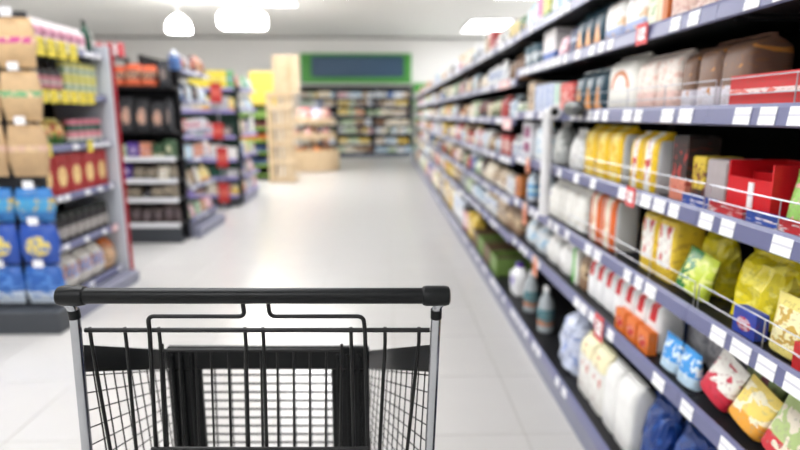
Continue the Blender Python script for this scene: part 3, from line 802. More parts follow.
# ------------------------------------------------------------------ the rest of the right-hand shelves
PAL = [('beige', (214, 196, 168), (236, 228, 214), (140, 100, 70)), ('white', (240, 240, 238), (206, 214, 226), (120, 140, 180)),
       ('pale green', (186, 206, 168), (236, 238, 226), (96, 140, 80)), ('brown', (132, 98, 70), (214, 194, 160), (90, 60, 44)),
       ('yellow', (228, 196, 84), (246, 236, 196), (160, 110, 40)), ('red', (190, 60, 60), (240, 214, 206), (120, 30, 30)),
       ('blue', (84, 124, 184), (226, 234, 244), (40, 60, 130)), ('grey', (168, 170, 172), (226, 226, 226), (110, 110, 116)),
       ('pink', (222, 168, 172), (246, 232, 230), (170, 80, 100)), ('dark green', (66, 98, 66), (206, 206, 170), (40, 60, 40)),
       ('orange', (220, 136, 72), (244, 224, 196), (150, 70, 40)), ('cream', (234, 224, 200), (248, 244, 232), (180, 150, 110)),
       ('pale blue', (188, 208, 220), (240, 244, 248), (110, 150, 190)), ('dark', (62, 58, 58), (196, 186, 176), (140, 60, 50))]
STY = ['panel', 'band', 'base', 'top', 'disc', 'plain']
def pal(i, st):
    c = PAL[i]
    return P('print_%s_%s' % (c[0].replace(' ', '_'), st), c[1], st, c[2], c[3], ink=.56)
KINDS = ['carton', 'carton', 'tall_bag', 'flour_bag', 'pouch', 'bottle', 'jar', 'can', 'sack']
WEI = [.9, 1.9, .8, .9, .8, .8, .8, .5, .8, .8, .6, 1.1, 1.0, .9]
start = [5.05, 4.06, 3.36, 3.4, 3.36, 3.42, 4.22]
rg = random.Random(21)
count = {}
for sh in range(7):
    y = start[sh]
    while y < 16.2:
        kind = rg.choice(KINDS)
        if sh in (0,) and kind == 'can': kind = 'bottle'
        ci = rg.choices(range(len(PAL)), WEI)[0]
        gap = (ZF[sh + 1] - ZF[sh] if sh < 6 else .30)
        far = (y - 3) / 13
        w = rg.uniform(.06, .105) + far * .07
        h = min(gap - .07, rg.uniform(.5, .74) * gap)
        if sh == 6: h = rg.uniform(.13, .22) * (1 - .25 * far)
        if kind == 'can': h = rg.uniform(.1, .12)
        n = rg.choice((1, 2, 2, 3, 4))
        d = w if kind in ('bottle', 'jar', 'can') else rg.uniform(.08, .13)
        cp = rg.choice((M_capw, M_capg, M_capd))
        m = pal(ci, rg.choice(STY))
        bay = int((y - .33))
        for k in range(n):
            if y + w > 16.28: y += w; break
            bay = int(y + w / 2 - .33); key = (sh, bay); count[key] = count.get(key, 0) + 1
            L = '%s %s, %s item from the near end, %s, %s right-hand bay' % (PAL[ci][0], NOUN[kind], NTH[count[key] - 1], 'lowest shelf' if sh == 0 else ORD[sh] + ' shelf up', NTH[bay])
            product(kind, m, w * .97, d * .97, h, (.80 + rg.uniform(0, .02) + d / 2, y + w / 2, ZF[sh]), -PI / 2, L,
                    'row of %s %s, shelf %s, bay %s' % (PAL[ci][0], NOUN[kind], NTH[sh], NTH[bay]), cap=cp)
            y += w
        y += rg.uniform(0, .03)

# ------------------------------------------------------------------ left side: first gondola
P('kraft_magenta', (206, 172, 128), 'strip', (196, 70, 140), (226, 200, 160), rough=.6)
P('kraft_green', (200, 168, 126), 'strip', (110, 170, 120), (226, 200, 160), rough=.6)
P('kraft_plain', (190, 158, 118), 'strip', (206, 170, 150), (214, 186, 146), rough=.6)
P('blue_teal_bag', (42, 120, 190), 'band', (60, 150, 200), (196, 170, 90), rough=.3)
P('blue_yellow_bag', (36, 78, 168), 'disc', (220, 200, 110), (60, 110, 190), rough=.3)
P('blue_white_bag', (40, 92, 170), 'base', (206, 218, 232), (80, 130, 200), rough=.3)
P('red_cream_box', (178, 36, 40), 'disc', (240, 206, 140), (210, 150, 90), ink=.66)
P('snack_yellow_green', (222, 204, 110), 'base', (84, 140, 70), (206, 80, 60), rough=.3)
P('snack_mixed', (226, 222, 214), 'band', (130, 150, 196), (214, 150, 90), rough=.3)
P('snack_orange', (226, 190, 150), 'top', (222, 120, 50), (160, 120, 90), rough=.3)
P('white_pink_pack', (236, 228, 228), 'band', (226, 150, 176), (60, 56, 60))
P('can_yellow_green', (226, 222, 130), 'band', (238, 240, 226), (90, 150, 80))
P('bottle_dark', (44, 34, 34), 'plain', W, None, rough=.2)
P('label_pink', (206, 130, 140), 'band', (230, 210, 206), (120, 40, 60))
P('jar_dark', (58, 56, 58), 'plain', W, None, rough=.2)
P('label_grey', (176, 170, 166), 'band', (206, 200, 196), (90, 80, 80))
P('jar_green', (40, 84, 70), 'plain', W, None, rough=.25)
P('label_pinkwhite', (226, 150, 160), 'base', (240, 236, 232), None)
P('bottle_green', (24, 74, 54), 'plain', W, None, rough=.2)
M_peg = mat('pegboard_dark', (44, 44, 48), .6)
M_panel = mat('end_panel_grey', (206, 210, 218), .45, var=.02)
M_red = mat('red_strip', (170, 30, 46), .45)

g1 = [.13, .46, .78, 1.10, 1.43, 1.73]
e1 = shelf_unit('end_cap_shelf', 'end-of-row shelving with red boxes and yellow price tags, near left', (-2.1, 3.93, 0), PI / 2, .88, g1, .42, 1.95,
                'left-hand end shelves', n_labels=4, plinth=M_darkbase)
obj('end_panel', MB().bbox(.45, .47, -.05, .44, 0, 1.80, .004).mesh('end_panel', M_panel), e1)
obj('red_edge_strip', MB().bbox(.4715, .485, -.072, -.035, 0, 1.80, .003).mesh('red_edge_strip', M_red), e1)
obj('base_step', MB().bbox(-.44, .448, -.13, -.014, 0, .09, .006).mesh('base_step', M_plinth), e1)
ytag = cached('ytag', lambda: MB().box(-.5, .5, -.002, 0, -.5, .5).mesh('yellow_price_tag', M_ylabel))
for x in (-.34, -.22, -.1, .03): obj('yellow_price_tag', ytag, e1, (x, -.0145, g1[5] - .02), (0, 0, 0), (.1, 1, .11))
for x in (-.36, -.25, -.13, -.02, .09, .2): obj('yellow_price_tag', ytag, e1, (x, -.0145, g1[4] - .015), (0, 0, 0), (.095, 1, .08))
for x in (-.38, .12): obj('yellow_price_tag', ytag, e1, (x, -.0145, g1[3] - .015), (0, 0, 0), (.07, 1, .08))
obj('yellow_price_tag', cached('ptag2', lambda: MB().box(-.5, .5, -.002, 0, -.5, .5).mesh('pink_tag', M_pinktag)), e1, (.36, -.0145, g1[1] - .012), (0, 0, 0), (.09, 1, .05))

def left1(kind, m, y0, y1, z, h, dep, label, group=None, rot=(0, 0), xf=-2.13, **kw):
    return product(kind, m, abs(y1 - y0) * .97, dep, h, (xf - dep / 2, (y0 + y1) / 2, z), PI / 2, label, group, rot, **kw)
for k in range(7):
    left1('tall_bag', 'white_pink_pack', 3.5 + k * .105, 3.5 + (k + 1) * .105, g1[5], .16, .08, 'white and pink packet on the topmost near left shelf above yellow tags', 'white and pink packets', rot=(0, 0))
left1('bottle', 'bottle_green', 4.26, 4.34, g1[5], .24, .08, 'dark green bottle standing at the far end of the topmost near left shelf', cap=M_capd)
for k in range(5):
    left1('bottle', 'bottle_dark', 3.5 + k * .08, 3.58 + k * .08, g1[4], .22, .078, 'dark bottle with a pink label beside the yellow and green cans', 'dark bottles on the left shelf', lab=MATS['label_pink'], cap=M_capd)
for k in range(5):
    for q in range(2):
        left1('can', 'can_yellow_green', 3.92 + k * .088, 4.005 + k * .088, g1[4] + q * .1105, .11, .08, ('upper' if q else 'lower') + ' yellow and green can in the two-high stack on the left shelf', 'stacked yellow cans')
for k in range(3):
    left1('pillow_bag', 'snack_yellow_green', 3.48 + k * .14, 3.62 + k * .14, g1[3], .17, .09, 'yellow and green snack bag leaning above the red boxes', 'yellow and green snack bags', rot=(-.25, 0))
for k in range(5):
    left1('jar', 'jar_green', 3.92 + k * .088, 4.005 + k * .088, g1[3], .17, .08, 'dark green jar with pink lid above the red boxes', 'dark green jars', lab=MATS['label_pinkwhite'], cap=mat('lid_pink', (226, 140, 156), .4))
for k in range(5):
    left1('carton', 'red_cream_box', 3.49 + k * .174, 3.49 + (k + 1) * .174, g1[2], .265, .09, 'red box with a cream round picture on the near left shelving', 'red boxes with cream picture')
for k in range(9):
    left1('jar', 'jar_dark', 3.48 + k * .095, 3.57 + k * .095, g1[1], .2, .085, 'dark jar with grey label on the shelf beneath the red boxes', 'dark jars', lab=MATS['label_grey'], cap=M_capd)
for k in range(5):
    left1('pillow_bag', 'snack_mixed' if k < 4 else 'snack_orange', 3.49 + k * .172, 3.655 + k * .172, g1[0], .23, .12,
          'white and blue snack bag slumped on the lowest near left shelf' if k < 4 else 'orange topped snack bag at the far end of the lowest near left shelf',
          'snack bags on the lowest left shelf', rot=(-.2, 0), xf=-2.08)

pg = empty('pegboard_stand', (-2.75, 3.44, 0), label='dark pegboard stand with hooks carrying brown and blue snack bags', category='display stand')
obj('pegboard', MB().box(-.75, .70, -.02, 0, .1, 1.88).mesh('pegboard', M_peg), pg)
obj('stand_base', MB().bbox(-.75, .79, -.2, -.022, 0, .14, .006).mesh('stand_base', M_darkbase), pg)
obj('stand_upright', MB().bbox(.66, .699, -.032, -.021, .142, 1.88, .003).mesh('stand_upright', M_peg), pg)
hook = MB().tube([(0, -.0205, 0), (0, -.125, 0), (0, -.13, .01)], .0035, 6).mesh('hook', M_wire, 50)
htag = MB().box(-.03, .03, -.134, -.131, -.002, .042).mesh('hook_tag', M_label)
rows = [(1.84, .27, 'kraft_magenta', 'brown paper snack bag with a magenta stripe hanging in the top row'),
        (1.55, .28, 'kraft_green', 'brown paper snack bag with a green stripe hanging in the second row'),
        (1.25, .30, 'kraft_plain', 'plain brown snack bag hanging in the third row'),
        (.88, .20, 'blue_teal_bag', 'blue snack bag with teal band hanging beneath the plain brown bags'),
        (.665, .245, 'blue_yellow_bag', 'dark blue snack bag with a yellow disc hanging at knee height'),
        (.405, .235, 'blue_white_bag', 'blue snack bag with a white base in the lowest hanging row')]
for z, h, m, L in rows:
    for k in range(3):
        x = -2.085 - k * .235
        hk = obj('hook', hook, pg, (x + 2.75, 0, z)); obj('hook_tag', htag, hk)
        for q in range(1):
            product('pillow_bag', m, .228, .075, h, (x, 3.44 - .085, z - h - .007), 0, L, L.split(' hanging')[0] + ' row')

# ------------------------------------------------------------------ second and third gondolas
WL = mat('white_rail', (226, 226, 230), .4)
PR = mat('purple_rail', (150, 140, 196), .4)
P('orange_dark_pack', (222, 100, 56), 'band', (84, 62, 60), (226, 170, 130))
P('black_pack', (34, 36, 42), 'disc', (150, 130, 120), (90, 90, 100))
P('dark_skin_pack', (40, 40, 44), 'disc', (206, 160, 136), (120, 110, 110))
P('brown_red_pack', (96, 44, 40), 'band', (176, 96, 66), (60, 30, 30))
P('skin_orange_pack', (222, 150, 120), 'band', (206, 110, 84), (240, 210, 196))
P('purple_pack', (98, 66, 160), 'disc', (200, 180, 220), (70, 44, 130))
P('beige_dark_pack', (130, 118, 104), 'base', (60, 56, 54), (190, 176, 150))
P('choc_pack', (74, 58, 56), 'band', (110, 92, 96), (50, 40, 40))
P('red_white_pack', (200, 60, 70), 'stripe', (240, 230, 230), None)
def cluster(face, along0, along1, z, mats_kinds, h, dep, xf, noun_where, group, rr, seq=True, mix=.42):
    """fills a shelf stretch; face '+X' (aisle) or '-Y' (camera)"""
    a = along0; i = 0
    while a < along1 - .04:
        m, kind, col, w = mats_kinds[i % len(mats_kinds)]
        w2 = min(w, along1 - a)
        hh = h * rr.uniform(.74, 1.05)
        if rr.random() < mix:
            ci = rr.randrange(len(PAL)); m, col = pal(ci, rr.choice(STY)), PAL[ci][0] + ' ' + NOUN.get(kind, 'pack')
        L = '%s %s' % (col, noun_where)
        if kind in ('bottle', 'jar', 'can'): d = w2
        else: d = dep
        if face == '+X': product(kind, m, w2 * .96, d * .96, hh, (xf - d / 2, a + w2 / 2, z), PI / 2, L, group)
        else: product(kind, m, w2 * .96, d * .96, hh, (a + w2 / 2, xf + d / 2, z), 0, L, group)
        a += w2 + .004; i += 1 if not seq else 0
        if seq and rr.random() < .45: i += 1

r2 = random.Random(31)
l2 = [.2, .46, .655, .875, 1.14, 1.58, 1.87]
gu2 = shelf_unit('gondola_shelf', 'dark shelving facing the camera with orange packs on top, left of the aisle', (-2.63, 5.70, 0), 0, 1.06, l2[:6], .24, 1.72, 'left-hand gondolas',
           rail_to=3, rail=WL, plinth=M_darkbase, n_labels=0)
f2 = [(0, [('choc_pack', 'pouch', 'dark chocolate-brown pouch', .11)], .2, 'on the lowest shelf, second left stand'),
      (1, [('beige_dark_pack', 'carton', 'dark beige carton', .12), ('jar_dark', 'pouch', 'black pouch', .1)], .13, 'on the second shelf, second left stand'),
      (2, [('purple_pack', 'pouch', 'purple pouch', .13), ('beige_dark_pack', 'pouch', 'beige pouch', .12)], .15, 'on the third shelf, second left stand'),
      (3, [('skin_orange_pack', 'carton', 'peach orange carton', .12), ('purple_pack', 'carton', 'purple carton', .12)], .17, 'on the fourth shelf, second left stand'),
      (4, [('dark_skin_pack', 'tall_bag', 'black packet with a tan disc', .15), ('black_pack', 'tall_bag', 'black packet', .13)], .33, 'on the fifth shelf, second left stand'),
      (5, [('orange_dark_pack', 'tall_bag', 'large orange packet with dark band', .155)], .245, 'on the sixth shelf, second left stand')]
for li, mk, h, where in f2:
    end = -2.13 if li != 5 else -2.25
    start_x = end - (.96 if li != 5 else .78)
    cluster('-Y', start_x, end, l2[li], mk, h, .12, 5.73, where, 'packs on the second left stand, ' + ORD[li] + ' shelf', r2, mix=0 if li > 3 else .2)
product('tall_bag', 'black_pack', .09, .1, .25, (-2.18, 5.79, l2[5]), 0, 'tall black packet beside the large orange packets', None)
obj('top_shelf', MB().bbox(-.52, .06, .02, .235, 1.842, 1.86, .003).box(-.5, -.47, .2, .23, 1.581, 1.842).box(.02, .05, .2, .23, 1.581, 1.842).mesh('top_shelf', M_shelf), gu2)
for k in range(4):
    product('carton', 'red_white_pack', .09, .1, .13, (-2.92 + k * .1, 5.79, 1.86), 0, 'red and white striped carton on top, second left stand', 'red and white cartons')
e2 = [.2, .54, .835, 1.13, 1.45, 1.75]
eu2 = shelf_unit('end_cap_shelf', 'end-of-row shelving with fruit-coloured packs in its low bin, second on the left', (-2.08, 6.42, 0), PI / 2, .92, e2, .4, 1.9, 'left-hand end shelves',
           plinth=M_plinth, n_labels=3)
obj('base_step', MB().bbox(-.46, .458, -.1, -.014, 0, .11, .006).mesh('base_step', M_plinth), eu2)
a2 = [(0, [('snack_orange', 'pouch', 'orange topped pouch', .13), ('pink_pale', 'pouch', 'pale pink pouch', .13), ('print_green_x', 'carton', 'pale green carton', .14)], .16, 'in the low bin, second left end shelf'),
      (1, [('yellow_pouch', 'pouch', 'yellow pouch', .12), ('cream_white', 'pouch', 'cream pouch', .12)], .18, 'on the second shelf, second left end shelf'),
      (2, [('paleblue_white', 'carton', 'pale blue carton', .14), ('skin_orange_pack', 'carton', 'peach carton', .12)], .17, 'on the third shelf, second left end shelf'),
      (3, [('white_pink_pack', 'carton', 'white and pink carton', .12), ('brown_red_pack', 'carton', 'dark red carton', .12)], .15, 'on the fourth shelf, second left end shelf'),
      (4, [('black_pack', 'tall_bag', 'black packet', .12), ('white_bluespot', 'tall_bag', 'white and blue packet', .12)], .2, 'on the fifth shelf, second left end shelf'),
      (5, [('snack_orange', 'tall_bag', 'orange topped packet', .13), ('brown_red_pack', 'tall_bag', 'dark red packet', .12)], .2, 'on the top shelf, second left end shelf')]
P('print_green_x', (190, 216, 186), 'plain', W, (150, 190, 150))
for li, mk, h, where in a2:
    cluster('+X', 5.98, 6.86, e2[li], mk, h, .11, -2.11, where, 'packs on the second left end shelf, ' + ORD[li] + ' shelf', r2)

# third gondola
l3 = [.17, .42, .68, 1.0, 1.36, 1.66]
M_dgreen = mat('dark_green_panel', (36, 72, 60), .6)
shelf_unit('gondola_shelf', 'dark shelving facing the camera with yellow header cards, behind the second left stand', (-2.63, 8.03, 0), 0, 1.06, l3, .24, 1.72, 'left-hand gondolas',
           rail=PR, plinth=M_darkbase, back=M_dgreen, n_labels=0)
f3 = [(0, [('purple_pack', 'pouch', 'purple pouch', .17)], .17, 'on the lowest shelf, third left stand'),
      (1, [('jar_green', 'carton', 'dark green carton', .2)], .13, 'on the second shelf, third left stand'),
      (2, [('jar_green', 'carton', 'green carton', .2), ('white_plain', 'carton', 'white carton', .12)], .22, 'on the third shelf, third left stand'),
      (3, [('yellow_pouch', 'pouch', 'yellow pouch', .13), ('skin_orange_pack', 'pouch', 'peach pouch', .13), ('purple_pack', 'pouch', 'purple pouch', .13)], .2, 'on the fourth shelf, third left stand'),
      (4, [('white_pink_pack', 'carton', 'white and pink carton', .13), ('grey_white', 'carton', 'grey carton', .13), ('yellow_pouch', 'carton', 'yellow carton', .12)], .2, 'on the fifth shelf, third left stand')]
for li, mk, h, where in f3:
    cluster('-Y', -3.1, -2.13, l3[li], mk, h, .12, 8.06, where, 'packs on the third left stand, ' + ORD[li] + ' shelf', r2)
P('yellow_header', (236, 216, 70), 'strip', (246, 236, 160), (190, 170, 50), rough=.5)
P('green_header', (110, 170, 110), 'strip', (180, 206, 220), (80, 120, 180), rough=.5)
for x0, x1, m, L in ((-2.72, -2.47, 'yellow_header', 'yellow header card on the third left stand, left of its twin'),
                     (-2.46, -2.2, 'yellow_header', 'yellow header card on the third left stand, beside the green one'),
                     (-2.19, -2.09, 'green_header', 'green and blue header card at the corner, third left stand')):
    product('carton', m, x1 - x0, .04, .24, ((x0 + x1) / 2, 8.06, l3[5]), 0, L, 'header cards')
e3 = [.17, .42, .72, 1.02, 1.38, 1.68]
eu3 = shelf_unit('end_cap_shelf', 'end-of-row shelving with pink and white packs, third on the left', (-2.08, 8.76, 0), PI / 2, .94, e3, .4, 1.85, 'left-hand end shelves', rail=PR,
           plinth=M_plinth, n_labels=3, single_labels=False)
a3 = [(0, [('pink_pale', 'carton', 'pink carton', .16), ('grey_white', 'carton', 'grey carton', .16)], .16, 'on the lowest shelf, third left end shelf'),
      (1, [('white_pink_pack', 'pouch', 'white and pink pouch', .14), ('pink_pale', 'pouch', 'pale pink pouch', .14)], .22, 'on the second shelf, third left end shelf'),
      (2, [('beige_pink', 'carton', 'beige carton', .14), ('yellow_pouch', 'carton', 'yellow carton', .14)], .2, 'on the third shelf, third left end shelf'),
      (3, [('purple_pack', 'carton', 'purple carton', .13), ('white_plain', 'carton', 'white carton', .13), ('pink_pale', 'carton', 'pink carton', .12)], .26, 'on the fourth shelf, third left end shelf'),
      (4, [('paleblue_white', 'tall_bag', 'pale blue packet', .13), ('black_pack', 'tall_bag', 'black packet', .12)], .2, 'on the fifth shelf, third left end shelf'),
      (5, [('green_header', 'tall_bag', 'green packet', .13), ('paleblue_white', 'tall_bag', 'pale blue packet', .13)], .2, 'on the top shelf, third left end shelf')]
for li, mk, h, where in a3:
    cluster('+X', 8.32, 9.2, e3[li], mk, h, .11, -2.11, where, 'packs on the third left end shelf, ' + ORD[li] + ' shelf', r2)
# red hanging cards on a cord in front of the third gondola
P('red_hang_card', (184, 44, 44), 'band', (206, 96, 84), None, rough=.5)
c = empty('card_pole', (-2.29, 7.92, 0), label='slim pole carrying four red cards in front of the third left stand', category='card stand')
obj('pole', MB().tube([(0, 0, .012), (0, 0, 1.76)], .008, 8).mesh('pole', M_wire, 50), c)
obj('foot', MB().loft([(0, .11, .07, 4), (.012, .1, .06, 4)], 16).mesh('foot', M_darkbase, 40), c)
for z, x, h in ((1.46, -.015, .27), (.97, -.02, .22), (.58, .02, .28), (.08, .01, .28)):
    obj('card', MB().bbox(x - .075, x + .075, -.022, -.010, z, z + h, .004).mesh('card', MATS['red_hang_card']), c)

# ------------------------------------------------------------------ produce shelves, yellow board, wooden stands
gz = [.10, .3, .56, .8, 1.04, 1.28]
shelf_unit('produce_shelf', 'dark produce shelving with lime green edges beneath the yellow board', (-2.75, 11.5, 0), 0, .95, gz, .35, 1.5, None, rail=M_lime, plinth=M_back, n_labels=0)
P('orange_fruit_crate', (226, 120, 50), 'plain', W, (240, 170, 90))
P('blue_crate', (50, 76, 130), 'plain', W, (90, 120, 170))
P('red_brown_crate', (120, 60, 60), 'plain', W, (160, 100, 90))
for li, m, col in ((5, 'crate_green', 'green'), (4, 'red_brown_crate', 'reddish brown'), (3, 'orange_fruit_crate', 'orange'), (2, 'blue_crate', 'navy blue'), (1, 'blue_crate', 'blue')):
    for k in range(3):
        product('open_carton', m, .28, .2, .13, (-3.04 + k * .3, 11.66, gz[li]), 0, '%s crate on the %s shelf of the lime-edged produce shelving' % (col, ORD[li]), '%s produce crates' % col)
yb = empty('yellow_board', (-2.78, 11.93, 0), label='plain yellow header board above the produce shelving', category='sign')
obj('board', MB().bbox(.0, .56, -.02, .02, 1.5, 2.17, .004).mesh('board', mat('yellow_board', (222, 196, 84), .5, var=.04, scale=4)), yb)
for x in (.06, .5): obj('post', MB().bbox(x - .02, x + .02, .021, .06, 0, 2.1, .004).mesh('post', M_white), yb)

wr = empty('wooden_rack', (-1.98, 11.0, 0), label='tall pale wooden crate rack beside the produce shelving', category='rack')
for k, x in enumerate((-.29, -.215, -.10, .0, .075, .15)):
    obj('upright_board', MB().bbox(x, x + .065, 0, .022, 0.0, 1.71, .004).mesh('upright_board', M_wood if k % 2 else M_wood2), wr)
for z in (.0, .34, .68, 1.02, 1.36, 1.62):
    obj('cross_board', MB().bbox(-.29, .215, -.0235, -.0015, z + .02, z + .11, .004).mesh('cross_board', M_wood2 if int(z * 10) % 2 else M_wood), wr)
    obj('rack_shelf', MB().bbox(-.29, .215, .0235, .45, z + .02, z + .045, .004).mesh('rack_shelf', M_wood), wr)
for x in (-.29, .19):
    obj('side_board', MB().bbox(x, x + .025, .451, .50, 0, 1.71, .004).mesh('side_board', M_wood2), wr)
ws = empty('wooden_sign', (-1.88, 11.05, 1.712), label='pale wooden sign board with a faint brown emblem on top of the rack', category='sign')
for k in range(4):
    obj('plank', MB().bbox(-.25 + k * .125, -.129 + k * .125, 0, .025, 0, .70, .004).mesh('plank', (M_wood, M_wood2)[k % 2]), ws)
M_emb = mat('emblem_brown', (176, 140, 84), .6)
obj('emblem', MB().tube(fillet([(-.08, -.004, .4), (0, -.004, .52), (.1, -.004, .45), (.04, -.004, .33), (-.06, -.004, .22)], .06), .008, 6).mesh('emblem', M_emb), ws)

ds = empty('bread_stand', (-1.72, 13.55, 0), label='round tiered pale wooden bread stand in front of the back shelves', category='display stand')
Rb = .60
for k in range(20):
    a = PI + PI * (k + .5) / 20 if False else 2 * PI * (k + .5) / 20
    o = obj('slat', cached('dslat', lambda: MB().bbox(-.09, .09, -.012, .012, 0.03, .5, .004).mesh('slat', M_wood)), ds, (Rb * math.cos(a), Rb * math.sin(a), 0), (0, 0, a + PI / 2))
obj('bin_floor', MB().loft([(.0, .57, .57, 2), (.03, .57, .57, 2)], 28).mesh('bin_floor', M_wood2, 40), ds)
obj('bin_top', MB().loft([(.40, .57, .57, 2), (.42, .57, .57, 2)], 28).mesh('bin_top', M_wood2, 40), ds)
for z, rr_ in ((.80, .54), (1.15, .5)):
    obj('tier', MB().loft([(z - .045, rr_, rr_, 2), (z + .025, rr_ + .01, rr_ + .01, 2), (z + .03, rr_, rr_, 2)], 28).mesh('tier', M_wood2, 40), ds)
    rim = MB(); pts = [(rr_ * math.cos(2 * PI * q / 28), rr_ * math.sin(2 * PI * q / 28), z + .065) for q in range(29)]
    rim.tube(pts, .022, 6, caps=False)
    obj('tier_rim', rim.mesh('tier_rim', M_wood, 50), ds)
for a in (.6, 2.5, 4.2, 5.5)[:0]:
    obj('post', MB().tube([(.44 * math.cos(a), .44 * math.sin(a), .42), (.42 * math.cos(a), .42 * math.sin(a), 1.2)], .02, 8).mesh('post', M_wood, 50), ds)
P('loaf_brown', (150, 100, 64), 'plain', W, (190, 140, 90), rough=.7)
P('loaf_dark', (96, 66, 60), 'plain', W, (140, 90, 100), rough=.7)
P('pinkred_pack', (214, 120, 116), 'panel', (240, 224, 220), (190, 60, 70))
P('lilac_pack', (190, 186, 214), 'panel', (230, 232, 242), (120, 130, 190))
obj('post', MB().tube([(0, 0, .42), (0, 0, 1.152)], .07, 12).mesh('post', M_wood, 50), ds)
def ring(n, r, z, items, h, w, where, group):
    for k in range(n):
        a = 2 * PI * (k + .25) / n
        m, kind, col = items[k % len(items)]
        product(kind, m, w, w * .7, h, (-1.72 + r * math.cos(a), 13.55 + r * math.sin(a), z), a + PI / 2, '%s %s' % (col, where), group)
ring(9, .34, 1.18, [('pinkred_pack', 'tall_bag', 'pink-red bread packet'), ('lilac_pack', 'tall_bag', 'lilac bread packet'), ('beige_pink', 'tall_bag', 'beige bread packet')], .28, .17, 'standing on the top tier of the bread stand', 'packets on the top tier')
ring(10, .38, .83, [('loaf_dark', 'sack', 'dark plum bag'), ('pinkred_pack', 'sack', 'pink-red bag')], .17, .16, 'on the middle tier of the bread stand', 'bags on the middle tier')
ring(9, .38, .42, [('loaf_brown', 'sack', 'brown bread bag'), ('orange_fruit_crate', 'sack', 'orange bag')], .16, .17, 'in the low bin of the bread stand', 'bags in the low bin')

# ------------------------------------------------------------------ back shelves and green sign
bz = [.15, .42, .745, .99, 1.30, 1.585, 1.83]
r4 = random.Random(77)
bx = [-2.07, -.9, .27]
wh = ['left', 'middle', 'right']
M_backsh = mat('backshelf_slate', (54, 64, 76), .5)
for bi in range(3):
    shelf_unit('shelf_bay', '%s bay of the slate shelving under the green sign on the back wall' % wh[bi], (bx[bi], 17.8, 0), 0, 1.17, bz, .4, 2.2, 'back wall shelving bays',
               rail=M_backsh, plinth=M_backsh, board=M_backsh, n_labels=5, single_labels=False)
    for sh in range(7):
        x = bx[bi] - .57; c = 0
        gap = (bz[sh + 1] - bz[sh]) if sh < 6 else .33
        while x < bx[bi] + .5:
            ci = r4.choices(range(len(PAL)), [1.6, 2.2, 1, .5, .9, .3, .4, .8, .6, .4, .4, 1.6, 1.0, .4])[0]
            kind = r4.choice(['carton', 'tall_bag', 'pouch', 'flour_bag', 'sack'])
            n = r4.choice((1, 2)); w = r4.uniform(.13, .2); h = min(gap - .09, r4.uniform(.14, .19))
            m = pal(ci, r4.choice(STY))
            for k in range(n):
                if x + w > bx[bi] + .58: x += w; break
                c += 1
                product(kind, m, w * .95, .14, h, (x + w / 2, 17.93, bz[sh]), 0,
                        '%s %s, %s item along %s shelf, %s bay under the green sign' % (PAL[ci][0], NOUN[kind], NTH[c - 1], 'lowest' if sh == 0 else NTH[sh], wh[bi]),
                        'row of %s %s, back shelf %s, %s bay' % (PAL[ci][0], NOUN[kind], NTH[sh], wh[bi]))
                x += w
M_green = mat('sign_green', (70, 150, 60), .5, var=.03, scale=4)
sg = empty('wall_sign', (-.9, 18.3, 0), label='large green sign board with a blank dark blue panel above the back shelves', category='sign')
obj('green_board', MB().bbox(-1.75, 1.74, 0, .08, 2.29, 3.2, .01).mesh('green_board', M_green), sg)
obj('blue_panel', MB().bbox(-1.4, 1.5, -.025, -.001, 2.47, 3.11, .05).mesh('blue_panel', mat('sign_navy', (44, 76, 104), .5, var=.04, scale=3)), sg)
obj('green_wall_panel', MB().bbox(.9, 1.9, 18.3, 18.39, 0.02, 2.3, .01).mesh('green_wall_panel', M_green), label='low green wall panel beside the back shelves at the aisle end', category='panel')

# ------------------------------------------------------------------ the shopping cart in the foreground
cart = empty('shopping_cart', (-.1954, .7994, 0), math.radians(-1.506), label='black wire shopping cart with black handle and steel posts in the foreground', category='shopping cart')
def cp(name, mb, m, parent=None, smooth=50, **kw): return obj(name, mb.mesh(name, m, smooth), parent or cart, **kw)
HZ = 1.0372
def xprof(name, m, secs, z, n=20):
    b = MB(); b.tube([(x, 0, z) for x, r in secs], 0, n, radii=[r for x, r in secs]); return cp(name, b, m, smooth=35)
xprof('handle', M_blackp, [(-.2535, .0119), (.2535, .0119)], HZ)
for s in (-1, 1):
    xs = [(.249, .0120), (.251, .0142), (.256, .0152), (.283, .0152), (.2885, .0138), (.2905, .0105)]
    xprof('handle_end_cap', M_blackp, [(s * x, r) for x, r in xs], HZ)
# posts with black collars
for s, xt, xb, xf in ((-1, -.2715, -.280, -.285), (1, .2705, .2625, .258)):
    cp('post_bend', MB().tube([(xt + .012 * s, 0, HZ - .004), (xt + .002 * s, .001, HZ - .016), (xt, .002, HZ - .026)], .0072, 12), M_chrome)
    cp('post_collar', MB().tube([(xt, .002, HZ - .022), (xt, .004, HZ - .036)], .0086, 14), M_blackp)
    cp('post', MB().tube([(xt, .004, HZ - .034), (xb, .008, .75), (xf, .02, .40), (xf, .05, .16)], .0078, 14), M_chrome)
# rear gate: top rail, rods, hanger wires, lower rail
cp('gate_rail', MB().tube([(-.268, .020, .9755), (.262, .020, .9755)], .0037, 10), M_blackw)
tops = [-.261, -.2071, -.1548, -.0223, .0054, .1409, .1933, .2456]
bots = [-.245, -.2035, -.1570, -.0245, .0045, .1430, .1840, .2280]
for a, b_ in zip(tops, bots):
    cp('gate_rod', MB().tube([(a, .0205, .9795), (a, .0215, .955), (b_, .012, .78), (b_ + (b_ - a) * .6, .008, .62)], .0029, 8), M_blackw)
for pts in ([(-.0173, .0, HZ - .0115), (-.0173, .006, 1.0028), (-.164, .008, 1.0022), (-.166, .014, .9755), (-.1795, .016, .62)],
            [(.0205, .0, HZ - .0115), (.0205, .006, 1.0028), (.161, .008, 1.0022), (.163, .014, .9755), (.167, .016, .62)]):
    cp('hanger_wire', MB().tube(fillet(pts, .010, 6), .0033, 10), M_blackw)
